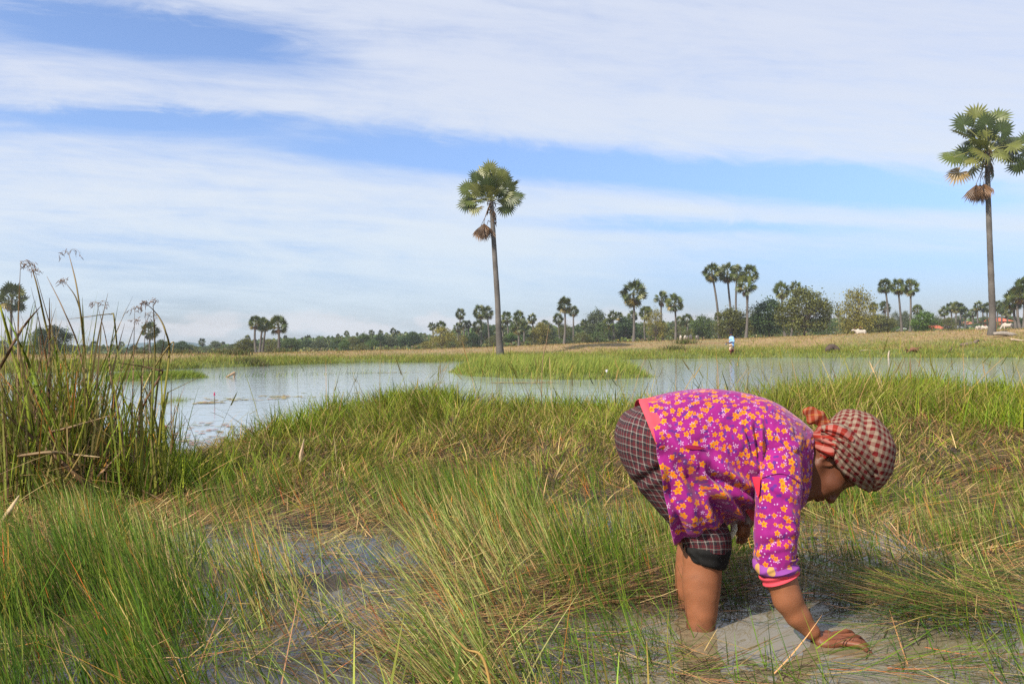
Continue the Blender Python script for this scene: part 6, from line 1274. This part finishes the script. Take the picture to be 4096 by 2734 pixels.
swath([(3285, 1722, 2.33), (3345, 1728, 2.292), (3400, 1768, 2.276), (3450, 1820, 2.279), (3495, 1880, 2.300), (3522, 1925, 2.345)], [20, 36, 40, 38, 34, 22], .009, .040, MSC, "scarf_band", scarf, 3, 2)
swath([(3290, 1755, 2.315), (3340, 1775, 2.283), (3380, 1815, 2.274), (3425, 1865, 2.279), (3470, 1915, 2.305), (3500, 1952, 2.36)], [18, 24, 28, 30, 30, 20], .009, .038, MSC, "scarf_band", scarf, 3, 5)
swath([(3345, 1800, 2.29), (3356, 1830, 2.283), (3380, 1868, 2.283), (3415, 1898, 2.292), (3452, 1928, 2.318), (3485, 1958, 2.365)], [8, 20, 22, 24, 24, 12], .007, .022, MSC, "scarf_band", scarf, 2, 7)
swath([(3302, 1716, 2.305), (3335, 1722, 2.282), (3375, 1738, 2.272), (3412, 1766, 2.270)], [14, 24, 22, 14], .007, .03, MSS, "scarf_band", scarf, 2, 8)
V, F, uv = dome([(3258, 1790), (3254, 1765), (3262, 1735), (3280, 1712), (3310, 1708), (3340, 1730), (3350, 1765), (3345, 1790), (3330, 1808), (3300, 1828), (3278, 1838), (3264, 1822)], (3300, 1770), 2.36, .085, None, 2.1, 100, 50, lambda px, py, V: .005 * np.sin((py - .45 * px) / 7.0) + .004 * (fbm(px / 22, py / 22, 29, 2) - .5))
o = mesh_np("knot", V, F, MSS, scarf, uv=uv[:, ::-1]); o.matrix_parent_inverse = Matrix()
V, F, uv = dome([(3213, 1641), (3230, 1632), (3255, 1629), (3280, 1637), (3300, 1660), (3322, 1685), (3330, 1702), (3310, 1712), (3285, 1708), (3255, 1695), (3232, 1690), (3222, 1668)], (3270, 1672), 2.40, .012, None, 2.0, 90, 30, lambda px, py, V: .003 * np.sin((py * .9 + px * .6) / 9.0) + .003 * (fbm(px / 20, py / 20, 31, 2) - .5))
o = mesh_np("scarf_tail", V, F, plaid_mat("scarf_end", 0.022, [(0, (0.20, 0.026, 0.014)), (0.55, (0.30, 0.14, 0.09))], [(0, (0.20, 0.04, 0.016)), (0.7, (0.34, 0.18, 0.03)), (0.82, (0.20, 0.026, 0.018))]), scarf, uv=uv); o.matrix_parent_inverse = Matrix()
# dark hair showing in front of the ear
V, F, uv = dome([(3330, 1800), (3350, 1812), (3362, 1840), (3372, 1868), (3366, 1885), (3354, 1872), (3342, 1845), (3328, 1822)], (3350, 1845), 2.338, .018, None, 2, 50, 24)
lnk(mesh_np("hair", V, F, colmat("dark_hair", .6, .3, noise=(120, .3)), col=np.full((len(V), 3), .012)))
# ---------------------------------------------------------------- the fisherman
FD = 50.0
fb = W(2927, 1430, FD); fb[2] = 0
PF = thing("person", fb, "man in pale blue shirt, patterned shorts and dark cap, fishing at the pond's far edge", "person")
S = SDF((-.6, -.4, -.3), (.5, .4, 1.75), .016)
for x0, x1, y in ((-.075, -.07, -.05), (.085, .13, .06)):
    S.chain([(x0 * .6, y, .78), (x0, y, .42), (x1, y, .0), (x1, y, -.25)], [.085, .062, .045, .038], .03)
S.chain([(0, 0, .80), (0, 0, 1.02), (.01, 0, 1.25)], [.125, .13, .14], .06); S.ell((.01, 0, 1.25), (.13, .20, .10), k=.05)
S.cone((0, 0, 1.30), (-.02, 0, 1.44), .055, .05, .03); S.ell((-.03, 0, 1.51), (.095, .075, .115), k=.02); S.ell((-.115, 0, 1.49), (.022, .015, .02), k=.015); S.ell((-.09, 0, 1.435), (.03, .03, .025), k=.03)
for y in (-1, 1):
    S.chain([(.02, y * .19, 1.28), (.06, y * .23, 1.05), (-.20, y * .13, .98), (-.27, y * .05, .96)], [.052, .044, .034, .03], .02); S.ell((-.30, y * .03, .965), (.045, .03, .032), k=.015)
    S.ell((-.03, y * .075, 1.50), (.02, .012, .03), k=.01)
    for k in range(4): S.cone((-.31, y * .03, .985 - .018 * k), (-.345, y * .005, .985 - .018 * k), .010, .009, .005)
V, F = S.mesh(); mesh_np("body", V, F, colmat("dark_skin", .5, .3), PF, col=np.broadcast_to(np.array((0.10, 0.042, 0.022)), V.shape))
S = SDF((-.4, -.4, .7), (.4, .4, 1.45), .016)
S.chain([(0.01, 0, .82), (0, 0, 1.02), (.01, 0, 1.25)], [.155, .150, .155], .06); S.ell((.01, 0, 1.25), (.15, .22, .115), k=.05)
for y in (-1, 1): S.cone((.02, y * .19, 1.27), (.055, y * .235, 1.07), .078, .075, .03); S.ell((-.05, y * .05, 1.385), (.05, .03, .02), k=.01)
V, F = S.mesh(); V[:, 0] += .006 * np.sin(V[:, 2] * 60 + V[:, 1] * 25); shf = mesh_np("shirt", V, F, MAT_CLOTH, PF, col=np.broadcast_to(np.array((0.28, 0.48, 0.86)), V.shape))
mb = MB(); mb.box((-.155, -.08, 1.17), (.012, .05, .05), (0.55, 0.5, 0.6)); mb.build("pocket_print", MAT_PLAIN, shf)
S = SDF((-.4, -.3, .3), (.4, .3, .95), .016)
for x0, x1, y in ((-.05, -.08, -.05), (.05, .09, .06)): S.cone((x0, y, .82), (x1, y, .50), .125, .098, .03)
V, F = S.mesh(); pz = vnoise(V[:, 0] * 22 + V[:, 1] * 9, V[:, 2] * 22, 3); c = np.where((pz > .62)[:, None], np.array((0.14, 0.08, 0.05)), np.where((pz < .36)[:, None], np.array((0.50, 0.26, 0.14)), np.array((0.62, 0.52, 0.38)))); c[V[:, 2] < .52] = (0.22, 0.05, 0.05)
mesh_np("shorts", V, F, MAT_CLOTH, PF, col=c)
S = SDF((-.35, -.2, 1.4), (.2, .2, 1.75), .012); S.ell((-.025, 0, 1.575), (.108, .09, .075), k=.01); S.ell((-.15, 0, 1.565), (.085, .065, .014), k=.015)
V, F = S.mesh(); mesh_np("cap", V, F, MAT_CLOTH, PF, col=np.broadcast_to(np.array((0.012, 0.014, 0.03)), V.shape))
rt = thing("fishing_rod", fb + np.array([-.32, -.02, .975]), "long thin fishing rod held level by the man in the blue shirt", "fishing rod")
mb = MB(); mb.tube([(.12, 0, .015), (-.6, 0, 0), (-1.7, -.05, -.03), (-2.9, -.1, -.08)], [.014, .012, .008, .004], 6, (0.30, 0.13, 0.10)); mb.build("rod", MAT_PLAIN, rt)
mb = MB(); mb.tube([(-.04, -.05, -.09), (-.04, .05, -.09)], [.055, .055], 12, (0.12, 0.15, 0.17)); mb.tube([(-.04, 0, 0), (-.04, 0, -.06)], [.012, .012], 6, (0.1, 0.1, 0.1)); mb.build("reel", MAT_PLAIN, rt)

# ---------------------------------------------------------------- tall sedges on the left
SG = [(0.135, 0.185, 0.018), (0.10, 0.15, 0.015), (0.19, 0.205, 0.026)]; SB = [(0.13, 0.075, 0.04), (0.20, 0.135, 0.075), (0.09, 0.055, 0.03)]
def blade_tube(pts, w, c0, c1, n=26):
    """a keeled leaf: three-sided section, tapering"""
    P = catmull(np.array(pts), n); t = np.linspace(0, 1, n); r = w * (1 - t ** 3 * .85)
    col = np.array(c0)[None] * (1 - t)[:, None] + np.array(c1)[None] * t[:, None]
    mb = MB(); mb.tube(P, r, 3, col, cap=False); return mb, P
def seed_head(tip, r_, size):
    mb = MB(); c = (0.14, 0.075, 0.045)
    for k in range(int(r_.integers(4, 7))):
        a = r_.uniform(0, 2 * PI); L = size * r_.uniform(.5, 1.15); q = np.array([math.cos(a), .6 * math.sin(a), 0])
        p = np.array([tip, tip + q * L * .35 + np.array([0, 0, L * .3]), tip + q * L * .8 + np.array([0, 0, L * .18]), tip + q * L + np.array([0, 0, -L * .25])])
        mb.tube(catmull(p, 8), .0008, 3, (0.22, 0.15, 0.08), cap=False); pe = catmull(p, 12)
        for _ in range(4):
            o = pe[int(r_.integers(6, 12))] + r_.normal(0, .008, 3); v = r_.normal(0, .006, 3) + np.array([0, 0, -.006]); mb.tube(np.array([o, o + v, o + 2 * v]), [.0008, .0021, .0006], 4, np.array(c) * r_.uniform(.7, 1.4))
    return mb
KS = 1 / 1.3637
def s_(u, v): return (u * KS, 950 + v * KS)
SED = [  # points in the crop (base first), depth, half width, colours, head size, label
 ([(480, 1270), (478, 900), (462, 620), (425, 300), (375, 85)], 4.55, .0078, SG[0], SB[1], .075, "tallest green sedge stem topped by a drooping brown seed head"),
 ([(275, 1050), (268, 800), (272, 560), (270, 330)], 4.5, .0085, SB[2], SB[2], 0, "thick dark brown dead sedge stem standing dead straight among the green ones"),
 ([(370, 1150), (330, 800), (250, 470), (205, 270), (165, 145)], 4.6, .0075, SG[2], SB[2], .055, "sedge stem with dark tip leaning back toward the picture's edge, second tallest"),
 ([(430, 1150), (400, 800), (300, 560), (190, 180)], 4.7, .006, SG[1], SB[0], .045, "thin dark sedge stem running close beside the second tallest"),
 ([(490, 1150), (470, 850), (430, 600), (350, 400), (255, 210)], 4.6, .006, SB[0], SB[1], 0, "reddish brown leaning sedge leaf with a bare pointed tip"),
 ([(470, 1150), (465, 750), (450, 480), (420, 340), (352, 238)], 4.65, .0065, SG[1], SB[2], .05, "sedge stem curving over at the top beside the tallest one"),
 ([(105, 1150), (100, 750), (102, 450), (112, 145)], 4.5, .006, SB[1], SB[1], .06, "pale straw coloured sedge stem with a wispy seed head near the picture's edge"),
 ([(470, 1180), (480, 850), (505, 600), (538, 362)], 4.5, .006, SG[2], SG[2], .06, "yellowish green sedge stem with a hooked drooping seed head"),
 ([(640, 1050), (610, 800), (580, 560), (535, 380)], 4.7, .005, SB[1], SB[1], 0, "pale dead sedge stem crossing behind the hooked seed head"),
 ([(828, 1220), (832, 900), (846, 620), (835, 345)], 4.4, .0078, SG[0], SB[2], .03, "stout straight green sedge stem apart from the clump, dark tipped"),
 ([(868, 1180), (900, 850), (925, 620), (900, 500), (850, 410), (790, 352)], 4.45, .0065, SG[2], SB[0], .025, "green sedge stem arching over to cross the stout straight one"),
 ([(715, 1180), (725, 850), (730, 620), (735, 390)], 4.6, .0042, SB[1], SB[1], .05, "slender straw sedge stem with a spreading seed head, next to the arching one"),
 ([(760, 1000), (775, 820), (785, 650), (796, 425)], 4.75, .0040, SB[1], SB[1], .06, "slender pale sedge stem with drooping seed spray by the stout green stem"),
 ([(600, 1010), (640, 820), (690, 620), (742, 452)], 4.7, .0042, SB[1], SB[0], .03, "leaning thin brown sedge stem between the clump and the slender pair"),
 ([(690, 1050), (660, 760), (640, 600), (622, 430), (600, 418), (500, 428), (370, 445)], 4.65, .0052, SG[1], SB[1], 0, "snapped sedge stem whose top lies level to the side"),
 ([(760, 960), (800, 880), (885, 735), (865, 722), (780, 702), (640, 683)], 4.55, .0062, SB[0], SB[2], 0, "dark broken sedge leaf bent sharply over the water"),
 ([(-30, 760), (60, 600), (140, 470), (225, 370)], 4.3, .008, SB[2], SB[0], 0, "dark brown sedge leaf slanting up across the green stems"),
 ([(180, 1200), (150, 900), (75, 640), (10, 400), (-40, 300)], 4.35, .011, SG[0], SG[2], 0, "broad green sedge leaf leaning out of the picture's edge"),
 ([(250, 1150), (215, 860), (160, 690), (90, 540), (40, 430)], 4.4, .0095, SG[0], SG[1], 0, "second broad green sedge leaf, crossing behind the slanting brown one"),
 ([(700, 1200), (760, 900), (830, 730), (940, 570), (938, 640), (932, 685)], 4.6, .0048, SG[2], (0.5, 0.36, 0.2), 0, "leaning sedge stem with a pale folded tip hanging over the far field"),
 ([(520, 1400), (380, 1260), (200, 1110), (0, 940)], 4.25, .013, SB[0], (0.16, 0.11, 0.06), 0, "wide brown fallen sedge leaf sloping down to the foot of the clump"),
 ([(100, 1190), (280, 1170), (420, 1185), (545, 1196)], 4.2, .009, SB[1], (0.42, 0.32, 0.18), 0, "straw coloured fallen sedge leaf lying level across the foot of the clump"),
 ([(270, 1060), (400, 1030), (500, 1000), (590, 972)], 4.3, .008, SB[1], (0.36, 0.26, 0.14), 0, "straw coloured broken sedge leaf jutting out above the level one"),
 ([(15, 1560), (60, 1480), (105, 1405)], 3.6, .014, (0.42, 0.32, 0.19), (0.42, 0.32, 0.19), 0, "short broad pale dead leaf sticking up at the picture's edge"),
]
sr = np.random.default_rng(77)
for pts, d, w, c0, c1, hd, lab in SED:
    P = np.array([W(*s_(u, v), d + .04 * i * (-1) ** i) for i, (u, v) in enumerate(pts)])
    gz = float(terrain(P[:1, 0], P[:1, 1])[0])
    if P[0, 2] > gz and pts[0][1] > 900 and hd >= 0 and "fallen" not in lab and "broken" not in lab: P = np.concatenate([[[P[0, 0] + .02, P[0, 1], gz - .03]], P])
    b = P[0].copy(); t = thing("tall_sedge", b, lab, "sedge", "tall sedges by the near shore")
    mb, Q = blade_tube(P - b, w * 1.2, c0, c1, 44); mb.build("stem", MAT_GRASS, t)
    if hd: seed_head(Q[-1], sr, hd).build("seed_head", MAT_PLAIN, t)
n = 150; px = np.concatenate([rng.normal(190, 150, 125), rng.normal(560, 90, 25)]); d = rng.uniform(4.3, 5.3, n); X = (px - 2048) / FPX * d; z = terrain(X, d)
hh_ = np.where(px < 420, rng.uniform(.75, 1.25, n), rng.uniform(.55, .95, n)); cb = pick(n, SG + SB, (5, 4, 5, 1.5, 2.5, .7)); ct = pick(n, SG + SB, (2, 2, 3, 3, 3, 2))
kk = np.where(rng.uniform(0, 1, n) < .3, rng.uniform(.6, .9, n), 2.0)
blades("sedge_stems", np.stack([X, d, np.maximum(z, -.03)], 1), rng.uniform(0, 2 * PI, n), np.abs(rng.normal(.10, .09, n)), hh_, rng.uniform(.007, .016, n), rng.normal(.15, .14, n), cb, ct, 9, kink=(kk, rng.uniform(.8, 1.9, n)), label="crowd of thinner stems filling the tall sedge clump", tippow=3)
# the crowded lower leaves of the clump
n = 1500; px = np.concatenate([rng.normal(190, 170, 1320), rng.normal(560, 80, 180)]); d = rng.uniform(4.2, 5.6, n); X = (px - 2048) / FPX * d; Y = d; z = terrain(X, Y)
hgt = np.where(px < 480, rng.uniform(.3, .85, n) * (1 - .25 * np.abs(px - 200) / 400), rng.uniform(.2, .5, n))
m = (px < 720); X, Y, z, hgt, px = X[m], Y[m], z[m], hgt[m], px[m]; n = len(X)
cb = pick(n, SG + SB, (4, 4, 4, 2, 3, 1)) * .9; ct = pick(n, SG + SB + ORANGE[:2], (4, 3, 4, 2, 2, 2, .6, .6))
kk = np.where(rng.uniform(0, 1, n) < .22, rng.uniform(.45, .85, n), 2.0)
blades("sedge_leaves", np.stack([X, Y, np.maximum(z, -.03)], 1), rng.uniform(0, 2 * PI, n), np.abs(rng.normal(.14, .12, n)), hgt * 1.25, rng.uniform(.006, .013, n), rng.normal(.28, .22, n), cb, ct, 6, kink=(kk, rng.uniform(.8, 2.2, n)), label="crowded green and brown leaves at the foot of the tall sedges", tippow=2)
n = 900; px = np.concatenate([rng.normal(230, 170, 700), rng.normal(600, 90, 200)]); d = rng.uniform(4.2, 5.5, n); X = (px - 2048) / FPX * d; z = terrain(X, d)
c = pick(n, STRAW + SB, (3, 2, 3, 3, 2, 2, 2, 2))
blades("sedge_litter", np.stack([X, d, np.maximum(z, 0) + rng.uniform(0, .22, n) * (px < 450)], 1), rng.uniform(0, 2 * PI, n), rng.normal(1.25, .3, n).clip(.5, 1.9), rng.uniform(.15, .5, n), rng.uniform(.004, .011, n), rng.normal(.2, .3, n), c, c * 1.1, 4, label="brown fallen sedge litter round the foot of the tall sedges", tippow=4)
n = 500; px = rng.uniform(330, 700, n); d = rng.uniform(4.6, 5.9, n); X = (px - 2048) / FPX * d; z = terrain(X, d)
c = pick(n, GREEN, (4, 3, 3, 1, 2))
blades("shore_sprouts", np.stack([X, d, np.maximum(z, -.02)], 1), rng.uniform(0, 2 * PI, n), np.abs(rng.normal(.2, .15, n)), rng.uniform(.15, .42, n), rng.uniform(.004, .008, n), rng.normal(.3, .25, n), c, c * 1.15, 4, label="young green shoots on the shore beside the sedges")
# pink broken stalk and the bare dry cane on the bank
def cane(name, pts, d, w, c0, c1, lab, cat):
    P = np.array([W(a, b, d) for a, b in pts]); gz = float(terrain(P[:1, 0], P[:1, 1])[0]); P[0, 2] = gz - .02; b = P[0].copy(); t = thing(name, b, lab, cat); mb, Q = blade_tube(P - b, w, c0, c1, 24); mb.build("stem", MAT_GRASS, t); return t, Q
cane("dry_cane", [(2165, 1700), (2170, 1455), (2185, 1370), (2198, 1290)], 7.2, .0045, (0.22, 0.15, 0.09), (0.3, 0.2, 0.12), "bare reddish dry cane rising alone in front of the islet", "cane")
t, Q = cane("dead_reed", [(1162, 1915), (1185, 1880), (1208, 1850), (1212, 1810), (1216, 1760)], 4.9, .006, (0.38, 0.16, 0.13), (0.45, 0.33, 0.2), "pinkish dead reed with a papery pale tip leaning out of the bank grass", "reed")
mb = MB(); P = np.array([W(a, b, 4.88) for a, b in ((1206, 1852), (1203, 1820), (1210, 1785), (1217, 1752))]) - np.array(t.location); mb.tube(catmull(P, 12), [.004, .008, .011, .012, .011, .010, .008, .007, .006, .005, .003, .001], 4, (0.5, 0.37, 0.24)); mb.build("husk", MAT_GRASS, t)
cane("straw_stalk", [(2020, 2760), (1950, 2680), (1860, 2590), (1775, 2500)], 1.45, .0036, (0.45, 0.27, 0.08), (0.36, 0.25, 0.09), "blurred golden straw stalk leaning up in front of the sedge", "stalk")

# ---------------------------------------------------------------- air
hz, nt, out = newmat("thin_haze")
pv = N(nt, "ShaderNodeVolumePrincipled", ins={"Density": 0.00042, "Anisotropy": 0.3}); pv.inputs["Color"].default_value = (0.86, 0.92, 1.0, 1)
nt.links.new(pv.outputs[0], out.inputs["Volume"])
mb = MB(); mb.box((0, 300, 10.2), (760, 460, 11.8)); o = mb.build("haze", hz, smooth=False); tag(o, kind="stuff")
